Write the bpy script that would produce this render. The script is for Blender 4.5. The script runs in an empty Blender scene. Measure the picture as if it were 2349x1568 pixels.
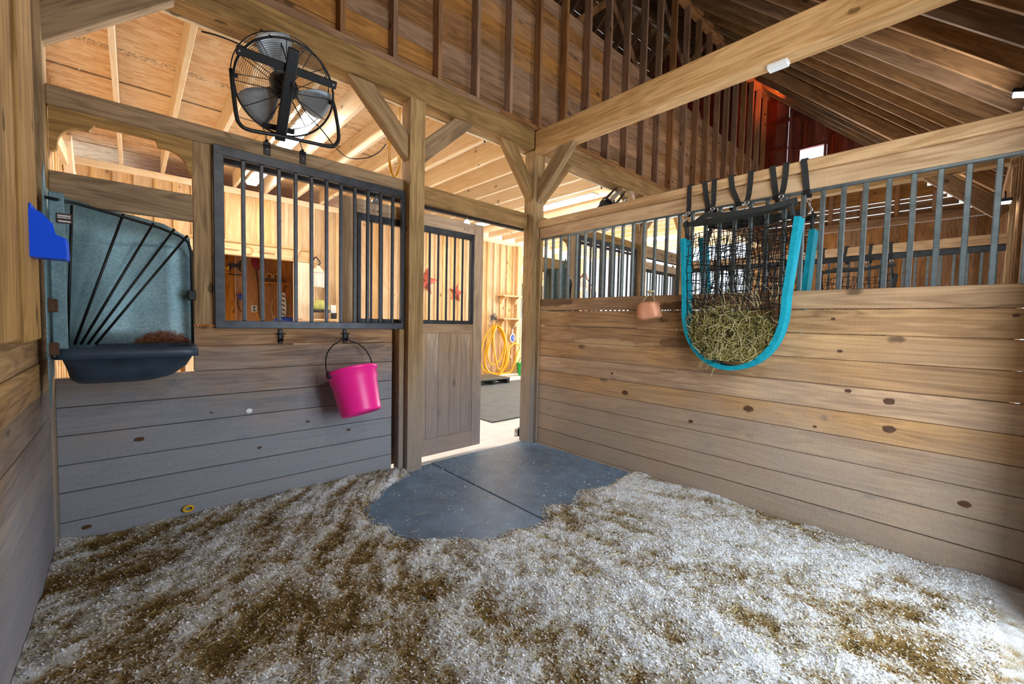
import bpy, bmesh, math, random
import numpy as np
from mathutils import Vector, Matrix, Quaternion

random.seed(11)
rng = np.random.default_rng(11)
S = bpy.context.scene
COL = S.collection

# ------------------------------------------------------------------ camera
IW, IH, FPX = 2349.0, 1568.0, 951.75
yaw, pitch, roll = math.radians(42.445), math.radians(2.7606), math.radians(-1.239)
CAM = Vector((-3.2091, -3.2435, 1.30))
_f = Vector((math.sin(yaw) * math.cos(pitch), math.cos(yaw) * math.cos(pitch), -math.sin(pitch)))
_r = Vector((math.cos(yaw), -math.sin(yaw), 0))
_d = _f.cross(_r)
RX = _r * math.cos(roll) + _d * math.sin(roll)
RD = -_r * math.sin(roll) + _d * math.cos(roll)
cam_d = bpy.data.cameras.new('camera')
cam = bpy.data.objects.new('camera', cam_d)
COL.objects.link(cam)
cam_d.sensor_width = 36.0
cam_d.lens = 36.0 * FPX / IW
cam_d.clip_start = 0.02
cam_d.clip_end = 200
m = Matrix((RX, -RD, -_f)).transposed().to_4x4()
m.translation = CAM
cam.matrix_world = m
S.camera = cam

# ------------------------------------------------------------------ view, sky and daylight
S.view_settings.view_transform = 'Standard'
S.view_settings.look = 'None'
S.view_settings.gamma = 1.0
S.view_settings.exposure = 0.0
S.view_settings.use_curve_mapping = False
S.cycles.adaptive_threshold = 0.02
S.cycles.max_bounces = 8
S.cycles.diffuse_bounces = 5
S.cycles.sample_clamp_indirect = 6.0
W = bpy.data.worlds.new('sky')
S.world = W
W.use_nodes = True
bg = W.node_tree.nodes['Background']
bg.inputs[0].default_value = (0.80, 0.90, 1.0, 1)
bg.inputs[1].default_value = 1.7


def area(name, loc, tgt, sx, sy, power, col, spread=180):
    l = bpy.data.lights.new(name, 'AREA')
    l.shape = 'RECTANGLE'
    l.size, l.size_y, l.energy, l.color = sx, sy, power, col
    l.spread = math.radians(spread)
    o = bpy.data.objects.new(name, l)
    COL.objects.link(o)
    o.location = loc
    o.rotation_euler = (Vector(tgt) - Vector(loc)).to_track_quat('-Z', 'Z').to_euler()
    return o


# daylight through the open stall door behind the camera and the open barn ends, with added fill lights between
area('daylight_stall_door', (-1.15, -3.75, 1.25), (-1.5, 0, 1.2), 1.5, 2.3, 66, (0.80, 0.90, 1.0))
area('fill_next_stall', (1.8, -3.75, 1.25), (2.0, 0, 1.4), 1.2, 2.2, 55, (0.88, 0.94, 1.0))  # added fill light that brightens the dark next stall
area('daylight_aisle_end', (8.6, 2.3, 1.9), (0, 2.2, 1.8), 4.0, 3.2, 420, (0.94, 0.97, 1.0))
area('ceiling_fill_aisle_end', (7.9, 2.3, 0.05), (2.0, 2.2, 3.3), 3.0, 4.0, 950, (0.95, 0.98, 1.0))  # added upward fill light, brightens the aisle ceiling
area('daylight_wash_bay', (6.0, 7.0, 1.6), (3.0, 2.0, 2.6), 3.5, 2.4, 260, (0.98, 0.98, 0.98))
area('daylight_tack_window', (-2.75, 6.75, 1.45), (-1.9, 4.5, 1.2), 0.4, 1.1, 60, (0.98, 0.98, 1.0))
area('daylight_gable_opening', (7.65, -0.75, 4.95), (0, -1.2, 4.3), 0.7, 0.8, 30, (0.75, 0.86, 1.0))
# added fill lights near the back eave, unseen, to brighten roof and upper wall
area('fill_light_eave_a', (-2.1, -3.2, 2.95), (-.6, .4, 4.6), 0.25, 0.12, 30, (1.0, 0.95, 0.88))
area('fill_light_eave_b', (1.9, -3.2, 2.95), (2.4, .4, 4.7), 0.25, 0.12, 26, (1.0, 0.95, 0.88))
area('fill_light_eave_c', (5.2, -3.0, 2.95), (5.6, .4, 4.6), 0.25, 0.12, 18, (1.0, 0.93, 0.84))
area('heat_lamp', (6.5, -.45, 6.0), (6.5, .1, 6.4), 0.1, 0.1, 9, (1.0, 0.22, 0.06))


# ------------------------------------------------------------------ pixel -> point on a real plane
def ray(u, v):
    return _f + RX * ((u - IW / 2) / FPX) + RD * ((v - IH / 2) / FPX)


def onp(n, d, u, v):
    k = ray(u, v)
    n = Vector(n)
    return CAM + k * ((d - n.dot(CAM)) / n.dot(k))


def onX(x, u, v): return onp((1, 0, 0), x, u, v)
def onY(y, u, v): return onp((0, 1, 0), y, u, v)
def onZ(z, u, v): return onp((0, 0, 1), z, u, v)


# ------------------------------------------------------------------ object helpers
def lin(c):
    c = c / 255.0
    return c / 12.92 if c <= 0.04045 else ((c + 0.055) / 1.055) ** 2.4


def rgb(r, g, b): return (lin(r), lin(g), lin(b), 1.0)


def put(name, me, mat, parent=None, loc=None, rot=None):
    if mat is not None and not me.materials:
        me.materials.append(mat)
    o = bpy.data.objects.new(name, me)
    COL.objects.link(o)
    if mat is not None and me.materials[0] != mat:
        o.material_slots[0].link = 'OBJECT'
        o.material_slots[0].material = mat
    if parent: o.parent = parent
    if loc is not None: o.location = loc
    if rot is not None: o.rotation_euler = rot
    return o


def empty(name, loc=(0, 0, 0), rot=(0, 0, 0), kind=None, label=None, cat=None, group=None):
    o = bpy.data.objects.new(name, None)
    o.empty_display_size = 0.1
    COL.objects.link(o)
    o.location = loc
    o.rotation_euler = rot
    tag(o, label, cat, group, kind)
    return o


def tag(o, label=None, cat=None, group=None, kind=None):
    if label: o['label'] = label
    if cat: o['category'] = cat
    if group: o['group'] = group
    if kind: o['kind'] = kind
    return o


def copy_tree(o, parent=None):
    c = o.copy()
    COL.objects.link(c)
    c.parent = parent
    for ch in list(o.children): copy_tree(ch, c)
    return c


def me_from(name, verts, faces, smooth=False):
    me = bpy.data.meshes.new(name)
    me.from_pydata([tuple(v) for v in verts], [], faces)
    if smooth: me.shade_smooth()
    me.update()
    return me


def bm_me(bm, name='m', smooth=False):
    me = bpy.data.meshes.new(name)
    bmesh.ops.recalc_face_normals(bm, faces=bm.faces)
    bm.to_mesh(me)
    bm.free()
    if smooth: me.shade_smooth()
    return me


_cache = {}


def box_me(l, w, h, bev):
    key = (round(l, 3), round(w, 3), round(h, 3), round(bev, 4))
    if key in _cache: return _cache[key]
    bm = bmesh.new()
    bmesh.ops.create_cube(bm, size=1.0)
    for v in bm.verts: v.co = Vector((v.co.x * l, v.co.y * w, v.co.z * h))
    if bev > 0:
        bmesh.ops.bevel(bm, geom=bm.edges[:], offset=min(bev, w * .45, h * .45, l * .45), segments=1, affect='EDGES')
    _cache[key] = bm_me(bm, 'timber')
    return _cache[key]


def timber(name, p0, p1, w, h, mat, parent=None, side=None, bev=0.004):
    """box from p0 to p1; w across 'side' (default horizontal), h the other way; local X runs along the grain"""
    p0, p1 = Vector(p0), Vector(p1)
    x = (p1 - p0)
    l = x.length
    x.normalize()
    if side is None:
        side = Vector((0, 0, 1)).cross(x) if abs(x.z) < .98 else Vector((0, 1, 0))
    y = Vector(side)
    y = (y - x * y.dot(x)).normalized()
    z = x.cross(y)
    mm = Matrix((x, y, z)).transposed().to_4x4()
    mm.translation = (p0 + p1) / 2
    o = put(name, box_me(l, w, h, bev), mat, parent)
    o.matrix_local = mm
    return o


def box(name, a, b, mat, parent=None, axis=None, bev=0.004):
    a, b = Vector(a), Vector(b)
    lo = Vector((min(a.x, b.x), min(a.y, b.y), min(a.z, b.z)))
    hi = Vector((max(a.x, b.x), max(a.y, b.y), max(a.z, b.z)))
    d = hi - lo
    c = (lo + hi) / 2
    if axis is None: axis = max(range(3), key=lambda i: d[i])
    e = Vector((0, 0, 0))
    e[axis] = d[axis] / 2
    if axis == 2:
        return timber(name, c - e, c + e, d.x, d.y, mat, parent, side=(1, 0, 0), bev=bev)
    if axis == 0:
        return timber(name, c - e, c + e, d.y, d.z, mat, parent, side=(0, 1, 0), bev=bev)
    return timber(name, c - e, c + e, d.x, d.z, mat, parent, side=(1, 0, 0), bev=bev)


def frames(pts, closed=False):
    n = len(pts)
    T = []
    for i in range(n):
        a = pts[i - 1] if (i > 0 or closed) else pts[i]
        b = pts[(i + 1) % n] if (i < n - 1 or closed) else pts[i]
        t = (b - a)
        T.append(t.normalized() if t.length > 1e-9 else Vector((0, 0, 1)))
    u = T[0].orthogonal().normalized()
    U = [u]
    for i in range(1, n):
        q = T[i - 1].rotation_difference(T[i])
        u = q @ u
        u = (u - T[i] * u.dot(T[i])).normalized()
        U.append(u)
    return T, U


def tube_into(V, F, pts, r, seg=6, closed=False, cap=True):
    pts = [Vector(p) for p in pts]
    T, U = frames(pts, closed)
    b = len(V)
    rr = r if hasattr(r, '__len__') else [r] * len(pts)
    for p, t, u, q in zip(pts, T, U, rr):
        w = t.cross(u)
        for k in range(seg):
            a = 2 * math.pi * k / seg
            V.append(p + (u * math.cos(a) + w * math.sin(a)) * q)
    n = len(pts)
    for i in range(n if closed else n - 1):
        j = (i + 1) % n
        for k in range(seg):
            k2 = (k + 1) % seg
            F.append((b + i * seg + k, b + i * seg + k2, b + j * seg + k2, b + j * seg + k))
    if cap and not closed:
        F.append(tuple(b + k for k in range(seg))[::-1])
        F.append(tuple(b + (n - 1) * seg + k for k in range(seg)))


def tube(name, pts, r, mat, parent=None, seg=8, closed=False, smooth=True):
    V, F = [], []
    tube_into(V, F, pts, r, seg, closed)
    return put(name, me_from(name, V, F, smooth), mat, parent)


def catmull(pts, n=6):
    pts = [Vector(p) for p in pts]
    out = []
    for i in range(len(pts) - 1):
        p0, p1, p2, p3 = pts[max(i - 1, 0)], pts[i], pts[i + 1], pts[min(i + 2, len(pts) - 1)]
        for k in range(n):
            t = k / n
            out.append(.5 * ((2 * p1) + (p2 - p0) * t + (2 * p0 - 5 * p1 + 4 * p2 - p3) * t * t + (3 * p1 - p0 - 3 * p2 + p3) * t ** 3))
    out.append(pts[-1])
    return out


def rect_sweep_into(V, F, pts, wid, thick, wdir, closed=False):
    """ribbon: wid along the fixed direction wdir (or a list of directions), thick across"""
    pts = [Vector(p) for p in pts]
    T, U = frames(pts, closed)
    b = len(V)
    n = len(pts)
    for i, (p, t) in enumerate(zip(pts, T)):
        wd = Vector(wdir[i]) if isinstance(wdir, list) else Vector(wdir)
        wd = (wd - t * wd.dot(t)).normalized()
        nn = t.cross(wd)
        for sx, sy in ((-1, -1), (1, -1), (1, 1), (-1, 1)):
            V.append(p + wd * sx * wid / 2 + nn * sy * thick / 2)
    for i in range(n if closed else n - 1):
        j = (i + 1) % n
        for k in range(4):
            k2 = (k + 1) % 4
            F.append((b + i * 4 + k, b + i * 4 + k2, b + j * 4 + k2, b + j * 4 + k))
    if not closed:
        F.append((b + 3, b + 2, b + 1, b))
        e = b + (n - 1) * 4
        F.append((e, e + 1, e + 2, e + 3))


def ribbon(name, pts, wid, thick, wdir, mat, parent=None):
    V, F = [], []
    rect_sweep_into(V, F, pts, wid, thick, wdir)
    return put(name, me_from(name, V, F), mat, parent)


def lathe_me(prof, seg=32, smooth=True, a0=0.0, a1=2 * math.pi):
    V, F = [], []
    full = abs(a1 - a0 - 2 * math.pi) < 1e-6
    n = seg if full else seg + 1
    for r, z in prof:
        for k in range(n):
            a = a0 + (a1 - a0) * k / seg
            V.append((r * math.cos(a), r * math.sin(a), z))
    for i in range(len(prof) - 1):
        for k in range(seg):
            k2 = (k + 1) % n
            F.append((i * n + k, i * n + k2, (i + 1) * n + k2, (i + 1) * n + k))
    bm = bmesh.new()
    me = me_from('lathe', V, F)
    bm.from_mesh(me)
    bmesh.ops.remove_doubles(bm, verts=bm.verts, dist=1e-5)
    return bm_me(bm, 'lathe', smooth)


def prism_me(outline, depth, plane='xz', bev=0.0):
    """outline (list of 2-tuples) extruded by depth, centred, in the given plane"""
    bm = bmesh.new()
    def P(a, b, c): return {'xz': (a, c, b), 'yz': (c, a, b), 'xy': (a, b, c)}[plane]
    vs = [bm.verts.new(P(a, b, -depth / 2)) for a, b in outline]
    f = bm.faces.new(vs)
    r = bmesh.ops.extrude_face_region(bm, geom=[f])
    off = Vector(P(0, 0, depth))
    bmesh.ops.translate(bm, vec=off, verts=[g for g in r['geom'] if isinstance(g, bmesh.types.BMVert)])
    if bev: 
        bmesh.ops.bevel(bm, geom=bm.edges[:], offset=bev, segments=2, affect='EDGES')
    return bm_me(bm, 'prism')


def sphere_me(r, sx=1, sy=1, sz=1, sub=2):
    bm = bmesh.new()
    bmesh.ops.create_icosphere(bm, subdivisions=sub, radius=r)
    for v in bm.verts: v.co = Vector((v.co.x * sx, v.co.y * sy, v.co.z * sz))
    return bm_me(bm, 'ball', True)


# ------------------------------------------------------------------ materials
class N:
    def __init__(self, name):
        self.m = bpy.data.materials.new(name)
        self.m.use_nodes = True
        self.t = self.m.node_tree
        self.b = self.t.nodes['Principled BSDF']

    def n(self, typ, **kw):
        nd = self.t.nodes.new('ShaderNode' + typ)
        for k, v in kw.items(): setattr(nd, k, v)
        return nd

    def set(self, nd, **kw):
        for k, v in kw.items(): self.plug(nd.inputs[k.replace('_', ' ')], v)
        return nd

    def plug(self, sock, v):
        if hasattr(v, 'default_value') and hasattr(v, 'is_output'): self.t.links.new(v, sock)
        else: sock.default_value = v

    def math(self, op, a, b=0.0, c=None, clamp=False):
        nd = self.n('Math', operation=op, use_clamp=clamp)
        self.plug(nd.inputs[0], a)
        self.plug(nd.inputs[1], b)
        if c is not None: self.plug(nd.inputs[2], c)
        return nd.outputs[0]

    def mix(self, f, a, b, mode='MIX'):
        nd = self.n('Mix', data_type='RGBA', blend_type=mode)
        self.plug(nd.inputs[0], f)
        self.plug(nd.inputs[6], a)
        self.plug(nd.inputs[7], b)
        return nd.outputs[2]

    def vmath(self, op, a, b):
        nd = self.n('VectorMath', operation=op)
        self.plug(nd.inputs[0], a)
        self.plug(nd.inputs[1], b)
        return nd.outputs[0]

    def noise(self, vec, scale, detail=2.0, rough=.5, dist=0.0):
        nd = self.n('TexNoise')
        self.plug(nd.inputs['Vector'], vec)
        nd.inputs['Scale'].default_value = scale
        nd.inputs['Detail'].default_value = detail
        nd.inputs['Roughness'].default_value = rough
        nd.inputs['Distortion'].default_value = dist
        return nd.outputs['Fac']

    def ramp(self, f, stops):
        nd = self.n('ValToRGB')
        el = nd.color_ramp.elements
        el[0].position, el[0].color = stops[0]
        el[1].position, el[1].color = stops[-1]
        for p, c in stops[1:-1]:
            e = el.new(p)
            e.color = c
        self.plug(nd.inputs[0], f)
        return nd.outputs[0]

    def smooth(self, x, lo, hi, a=0.0, b=1.0):
        nd = self.n('MapRange', interpolation_type='SMOOTHSTEP')
        for i, v in enumerate((x, lo, hi, a, b)): self.plug(nd.inputs[i], v)
        return nd.outputs[0]

    def bump(self, h, strength, dist=0.01):
        nd = self.n('Bump')
        nd.inputs['Strength'].default_value = strength
        nd.inputs['Distance'].default_value = dist
        self.plug(nd.inputs['Height'], h)
        self.plug(self.b.inputs['Normal'], nd.outputs[0])


def wood(name, light, dark, knots=1.0, saw=0.4, dust=None, rough=.78, var=.28, ring=.22, stains=()):
    g = N(name)
    tc = g.n('TexCoord')
    oi = g.n('ObjectInfo')
    cmb = g.n('CombineXYZ')
    r37 = g.math('MULTIPLY', oi.outputs['Random'], 37.0)
    g.plug(cmb.inputs[0], r37)
    g.plug(cmb.inputs[1], g.math('MULTIPLY', oi.outputs['Random'], 91.0))
    g.plug(cmb.inputs[2], g.math('MULTIPLY', oi.outputs['Random'], 13.0))
    v = g.vmath('ADD', tc.outputs['Object'], cmb.outputs[0])
    a = g.noise(g.vmath('MULTIPLY', v, (0.75, 8.0, 8.0)), 1.3, 3.0, .5, .5)
    b = g.noise(g.vmath('MULTIPLY', v, (2.2, 75.0, 75.0)), 1.0, 3.0, .6)
    c = g.noise(v, 2.1, 3.0, .6)
    rg = g.math('SINE', g.math('MULTIPLY', a, 46.0))
    rg = g.math('MULTIPLY_ADD', rg, .5, .5)
    tone = g.math('MULTIPLY_ADD', a, .42, g.math('MULTIPLY', b, .34))
    tone = g.math('ADD', tone, g.math('MULTIPLY', rg, ring * .6))
    tone = g.math('ADD', tone, g.math('MULTIPLY_ADD', c, .3, -.13))
    D, L = rgb(*dark), rgb(*light)
    M = tuple((x + y) / 2 for x, y in zip(D, L))
    col = g.ramp(tone, [(.26, D), (.46, M), (.66, L)])
    if knots:
        vo = g.n('TexVoronoi')
        g.plug(vo.inputs['Vector'], g.vmath('MULTIPLY', v, (2.3, 4.2, 4.2)))
        vo.inputs['Scale'].default_value = 1.0
        k = g.math('ADD', vo.outputs['Distance'], g.math('MULTIPLY_ADD', g.noise(v, 30.0, 2.0), .1, -.05))
        kf = g.smooth(k, .06, .13 * (0.6 + .4 * knots), 1.0, 0.0)
        col = g.mix(g.math('MULTIPLY', kf, .75), col, tuple(x * .3 for x in D[:3]) + (1,))
    tint = g.math('MULTIPLY_ADD', oi.outputs['Random'], var * 2, 1.0 - var)
    hs = g.n('HueSaturation')
    g.plug(hs.inputs['Color'], col)
    g.plug(hs.inputs['Value'], tint)
    g.plug(hs.inputs['Saturation'], g.math('MULTIPLY_ADD', g.math('FRACT', g.math('MULTIPLY', oi.outputs['Random'], 7.3)), .3, .85))
    col = hs.outputs[0]
    if dust:
        z0, z1, dc, amt = dust
        ge = g.n('NewGeometry')
        sp = g.n('SeparateXYZ')
        g.plug(sp.inputs[0], ge.outputs['Position'])
        nz = g.math('MULTIPLY_ADD', g.noise(ge.outputs['Position'], 2.2, 4.0, .6), .9, -.45)
        zz = g.math('ADD', sp.outputs[2], g.math('MULTIPLY', nz, (z1 - z0) * .9))
        f = g.smooth(zz, z0, z1, amt, 0.0)
        speck = g.noise(ge.outputs['Position'], 60.0, 3.0, .7)
        dcol = g.mix(speck, tuple(x * .72 for x in rgb(*dc)[:3]) + (1,), tuple(min(1, x * 1.25) for x in rgb(*dc)[:3]) + (1,))
        f = g.math('MULTIPLY', f, g.math('MULTIPLY_ADD', b, .5, .72, clamp=True))
        col = g.mix(f, col, dcol)
    for (cy, cz, ry, rz, sc_, amt) in stains:
        ge = g.n('NewGeometry')
        o_ = g.vmath('MULTIPLY', g.vmath('SUBTRACT', ge.outputs['Position'], (0, cy, cz)), (0.0, 1 / ry, 1 / rz))
        ln = g.n('VectorMath', operation='LENGTH')
        g.plug(ln.inputs[0], o_)
        rr = g.math('ADD', ln.outputs['Value'], g.math('MULTIPLY_ADD', g.noise(ge.outputs['Position'], 11.0, 4.0, .6), 1.2, -.6))
        col = g.mix(g.smooth(rr, .85, 1.05, amt, 0.0), col, rgb(*sc_))
    g.plug(g.b.inputs['Base Color'], col)
    g.b.inputs['Roughness'].default_value = rough
    g.b.inputs['Specular IOR Level'].default_value = .25
    wv = g.n('TexWave', wave_type='BANDS', bands_direction='X')
    g.plug(wv.inputs['Vector'], g.vmath('ADD', v, (0, 0, 0)))
    wv.inputs['Scale'].default_value = 38.0
    wv.inputs['Distortion'].default_value = 5.0
    wv.inputs['Detail'].default_value = 2.0
    wv.inputs['Detail Scale'].default_value = .6
    h = g.math('MULTIPLY_ADD', wv.outputs['Fac'], saw * .25, g.math('MULTIPLY', b, .8))
    g.bump(h, .45, .004)
    return g.m


def plain(name, c, rough=.5, metal=0.0, spec=.5, var=0.0, scale=20.0, bump=0.0, coat=0.0):
    g = N(name)
    if var:
        tc = g.n('TexCoord')
        nz = g.noise(tc.outputs['Object'], scale, 4.0, .6)
        C = rgb(*c)
        col = g.ramp(nz, [(.3, tuple(x * (1 - var) for x in C[:3]) + (1,)), (.7, tuple(min(1, x * (1 + var)) for x in C[:3]) + (1,))])
        g.plug(g.b.inputs['Base Color'], col)
        if bump: g.bump(nz, bump, .004)
    else:
        g.b.inputs['Base Color'].default_value = rgb(*c)
    g.b.inputs['Roughness'].default_value = rough
    g.b.inputs['Metallic'].default_value = metal
    g.b.inputs['Specular IOR Level'].default_value = spec
    if coat: g.b.inputs['Coat Weight'].default_value = coat
    return g.m


def emit(name, c, s):
    g = N(name)
    g.b.inputs['Base Color'].default_value = (.9, .9, .9, 1)
    g.b.inputs['Emission Color'].default_value = rgb(*c)
    g.b.inputs['Emission Strength'].default_value = s
    return g.m


M = {}
M['front'] = wood('wood_front_boards', (190, 152, 116), (104, 76, 54), dust=(.45, 1.3, (138, 146, 156), .9), saw=.3)
M['right'] = wood('wood_right_boards', (204, 158, 104), (130, 90, 52), dust=(.05, 1.4, (158, 146, 134), .82), saw=1.0, var=.16, stains=((-.32, 1.515, .30, .045, (78, 54, 38), .75), (-1.68, 1.45, .16, .05, (84, 56, 38), .7), (-1.72, 1.16, .2, .045, (92, 62, 42), .6), (-1.0, 1.12, .34, .04, (206, 172, 128), .6)))
M['left'] = wood('wood_left_boards', (180, 146, 100), (106, 78, 48), dust=(.2, 1.2, (140, 144, 156), .8), saw=.3, knots=.5)
M['beam'] = wood('wood_beam', (182, 148, 104), (112, 86, 56), knots=.5, saw=.6, var=.12)
M['post'] = wood('wood_post', (188, 152, 98), (116, 88, 52), dust=(.0, 1.5, (140, 138, 138), .7), knots=.4, saw=.5, var=.12)
M['rail'] = wood('wood_rail', (222, 184, 138), (160, 120, 78), knots=.7, saw=1.0, var=.08)
M['upper'] = wood('wood_upper_boards', (178, 132, 90), (104, 74, 48), knots=1.3, saw=.2, var=.25)
M['stud'] = wood('wood_studs', (168, 126, 92), (108, 78, 54), knots=.3, saw=.3, var=.12)
M['rafter'] = wood('wood_rafters', (160, 124, 88), (94, 70, 48), knots=.6, saw=.3, var=.2)
M['deck'] = wood('wood_roof_deck', (124, 88, 56), (70, 48, 30), knots=.3, saw=.2, var=.2)
M['gable'] = wood('wood_gable_flare_red', (132, 62, 44), (66, 28, 24), knots=.4, saw=.2, var=.2)  # red tint stands in for the lens flare cast on the gable
M['brown'] = wood('wood_far_brown', (158, 120, 82), (96, 70, 46), knots=.8, saw=.2, var=.22)
M['pine'] = wood('wood_fresh_pine', (228, 198, 154), (190, 150, 104), knots=.8, saw=.1, var=.1, ring=.2)
M['joist'] = wood('wood_joists', (242, 228, 202), (222, 194, 154), knots=.3, saw=.1, var=.07)
M['tack'] = wood('wood_tack_room', (206, 150, 88), (144, 92, 48), knots=1.2, saw=.1, var=.14)
M['door'] = wood('wood_door', (204, 172, 138), (144, 116, 90), knots=.4, saw=.3, dust=(.2, 1.3, (146, 138, 138), .75), var=.08)
M['knot'] = plain('wood_knot', (84, 54, 32), .8, var=.35, scale=60)
M['steel'] = plain('dark_painted_steel', (58, 60, 64), .42, .55, var=.3, scale=14)
M['bar'] = plain('grey_steel_bar', (104, 112, 112), .38, .65, var=.25, scale=18)
M['black'] = plain('black_metal', (26, 26, 28), .45, .3, var=.3, scale=30)
M['wire'] = plain('black_wire', (34, 28, 26), .4, .3)
M['blade'] = plain('fan_blade_grey', (176, 182, 188), .45, .5, var=.15, scale=10)
M['chrome'] = plain('chrome', (200, 200, 205), .22, 1.0)
M['trough'] = plain('dark_plastic', (52, 66, 82), .45, var=.25, scale=12)
M['pink'] = plain('pink_plastic', (255, 36, 150), .34, spec=.5)
M['green'] = plain('green_plastic', (30, 200, 90), .4)
M['blue'] = plain('blue_plastic', (4, 86, 245), .35)
M['teal'] = plain('teal_webbing', (18, 146, 164), .75, spec=.2, var=.2, scale=25)
M['strap'] = plain('black_webbing', (48, 48, 46), .85, spec=.2, var=.2, scale=40)
M['cord'] = plain('black_cord', (38, 34, 32), .9, spec=.15)
M['salt'] = plain('salt_block', (226, 156, 120), .5, var=.14, scale=18, bump=.35)
M['rope'] = plain('pale_rope', (206, 190, 150), .9)
M['white'] = plain('white_plastic', (226, 230, 228), .4)
M['yellow'] = plain('yellow_hose', (232, 176, 6), .45)
M['rubber'] = plain('black_rubber_mat', (104, 128, 152), .5, var=.26, scale=6, bump=.2)
M['aislemat'] = plain('aisle_rubber_mat', (98, 106, 110), .7, var=.16, scale=5)
M['concrete'] = plain('concrete', (226, 226, 224), .85, var=.1, scale=4)
M['clay'] = plain('clay_base', (120, 98, 66), .95, var=.2, scale=6)
M['star'] = plain('rusty_red_tin', (172, 84, 70), .5, .2, var=.35, scale=9)
M['lantern'] = plain('cream_enamel', (214, 208, 190), .5)
M['frost'] = plain('frosted_glass', (222, 222, 216), .3)
M['olive'] = plain('olive_fabric', (176, 182, 104), .8, var=.25, scale=14)
M['saddle'] = plain('brown_leather', (92, 54, 26), .45, var=.25, scale=8)
M['fleece'] = plain('white_fleece', (232, 230, 226), .95, var=.08, scale=50)
M['tin'] = plain('dark_tin', (44, 42, 44), .5, .3)
M['red'] = plain('dark_red_cloth', (120, 16, 30), .7)
M['tan_rope'] = plain('tan_lariat', (170, 140, 96), .8)
M['blue2'] = plain('royal_blue', (36, 70, 170), .5)
M['purple'] = plain('purple_cloth', (90, 60, 150), .7)
M['sticker'] = plain('maroon_sticker', (70, 38, 38), .5)
M['led'] = emit('led_tube', (255, 252, 246), 84.0)
M['flood'] = emit('led_flood', (235, 244, 255), 60.0)


def galv():
    g = N('galvanized_sheet')
    tc = g.n('TexCoord')
    v = tc.outputs['Object']
    vo = g.n('TexVoronoi')
    g.plug(vo.inputs['Vector'], v)
    vo.inputs['Scale'].default_value = 150.0
    nz = g.noise(v, 6.0, 5.0, .6)
    sc = g.n('SeparateColor')
    g.plug(sc.inputs[0], vo.outputs['Color'])
    t = g.math('MULTIPLY_ADD', sc.outputs[0], .35, g.math('MULTIPLY', nz, .75))
    col = g.ramp(t, [(.25, rgb(96, 124, 132)), (.55, rgb(116, 148, 156)), (.85, rgb(138, 166, 172))])
    sp = g.n('SeparateXYZ')
    g.plug(sp.inputs[0], v)
    # rust creeping up from the bottom edge towards the right-hand end
    dx = g.math('MULTIPLY', g.math('SUBTRACT', sp.outputs[0], .13), 6.6)
    hz = g.math('MULTIPLY', g.math('SUBTRACT', sp.outputs[2], 1.12), 11.0)
    rr = g.math('SQRT', g.math('ADD', g.math('MULTIPLY', dx, dx), g.math('MULTIPLY', hz, hz)))
    rr = g.math('ADD', rr, g.math('MULTIPLY_ADD', g.noise(v, 40.0, 4.0, .7), .7, -.35))
    rust = g.smooth(rr, .75, 1.0, 1.0, 0.0)
    rc = g.ramp(g.noise(v, 70.0, 3.0), [(.35, rgb(58, 34, 30)), (.65, rgb(132, 80, 44))])
    haze = g.smooth(rr, 1.0, 2.6, .35, 0.0)
    spk = g.smooth(g.noise(v, 190.0, 2.0, .6), .5, .62, 0.0, 1.0)
    col = g.mix(g.math('MULTIPLY', haze, spk), col, rgb(220, 214, 196))
    col = g.mix(rust, col, rc)
    g.plug(g.b.inputs['Base Color'], col)
    g.plug(g.b.inputs['Metallic'], g.math('MULTIPLY_ADD', rust, -.35, .35))
    g.b.inputs['Roughness'].default_value = .5
    return g.m


M['galv'] = galv()


def osb():
    g = N('osb_sheathing')
    ge = g.n('NewGeometry')
    v = ge.outputs['Position']
    vo = g.n('TexVoronoi')
    g.plug(vo.inputs['Vector'], g.vmath('ADD', g.vmath('MULTIPLY', v, (9.0, 26.0, 10.0)), (0, 0, 0)))
    vo.inputs['Scale'].default_value = 1.0
    vo.inputs['Randomness'].default_value = 1.0
    sc = g.n('SeparateColor')
    g.plug(sc.inputs[0], vo.outputs['Color'])
    fl = g.noise(g.vmath('MULTIPLY', v, (14.0, 60.0, 20.0)), 1.0, 4.0, .65, 1.2)
    big = g.noise(v, 1.6, 3.0)
    t = g.math('ADD', g.math('MULTIPLY', sc.outputs[0], .3), g.math('MULTIPLY_ADD', fl, .6, g.math('MULTIPLY_ADD', big, .3, -.12)))
    col = g.ramp(t, [(.2, rgb(204, 154, 106)), (.5, rgb(240, 212, 174)), (.8, rgb(252, 240, 220))])
    # rows of black mill stamping printed on the sheets
    sp = g.n('SeparateXYZ')
    g.plug(sp.inputs[0], v)
    yy = g.math('FRACT', g.math('MULTIPLY_ADD', sp.outputs[1], .82, .12))
    band = g.math('MULTIPLY', g.smooth(yy, .44, .46, 0, 1), g.smooth(yy, .52, .54, 1, 0))
    pr = g.smooth(g.noise(g.vmath('MULTIPLY', v, (60.0, 60.0, 1.0)), 1.0, 2.0), .5, .56, 0, 1)
    on = g.smooth(g.noise(g.vmath('MULTIPLY', v, (2.2, .6, 1.0)), 1.0, 0.0), .45, .5, 0, 1)
    col = g.mix(g.math('MULTIPLY', g.math('MULTIPLY', band, pr), g.math('MULTIPLY', on, .55)), col, rgb(70, 52, 36))
    g.plug(g.b.inputs['Base Color'], col)
    g.b.inputs['Roughness'].default_value = .8
    g.bump(fl, .3, .004)
    return g.m


M['osb'] = osb()


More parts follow.
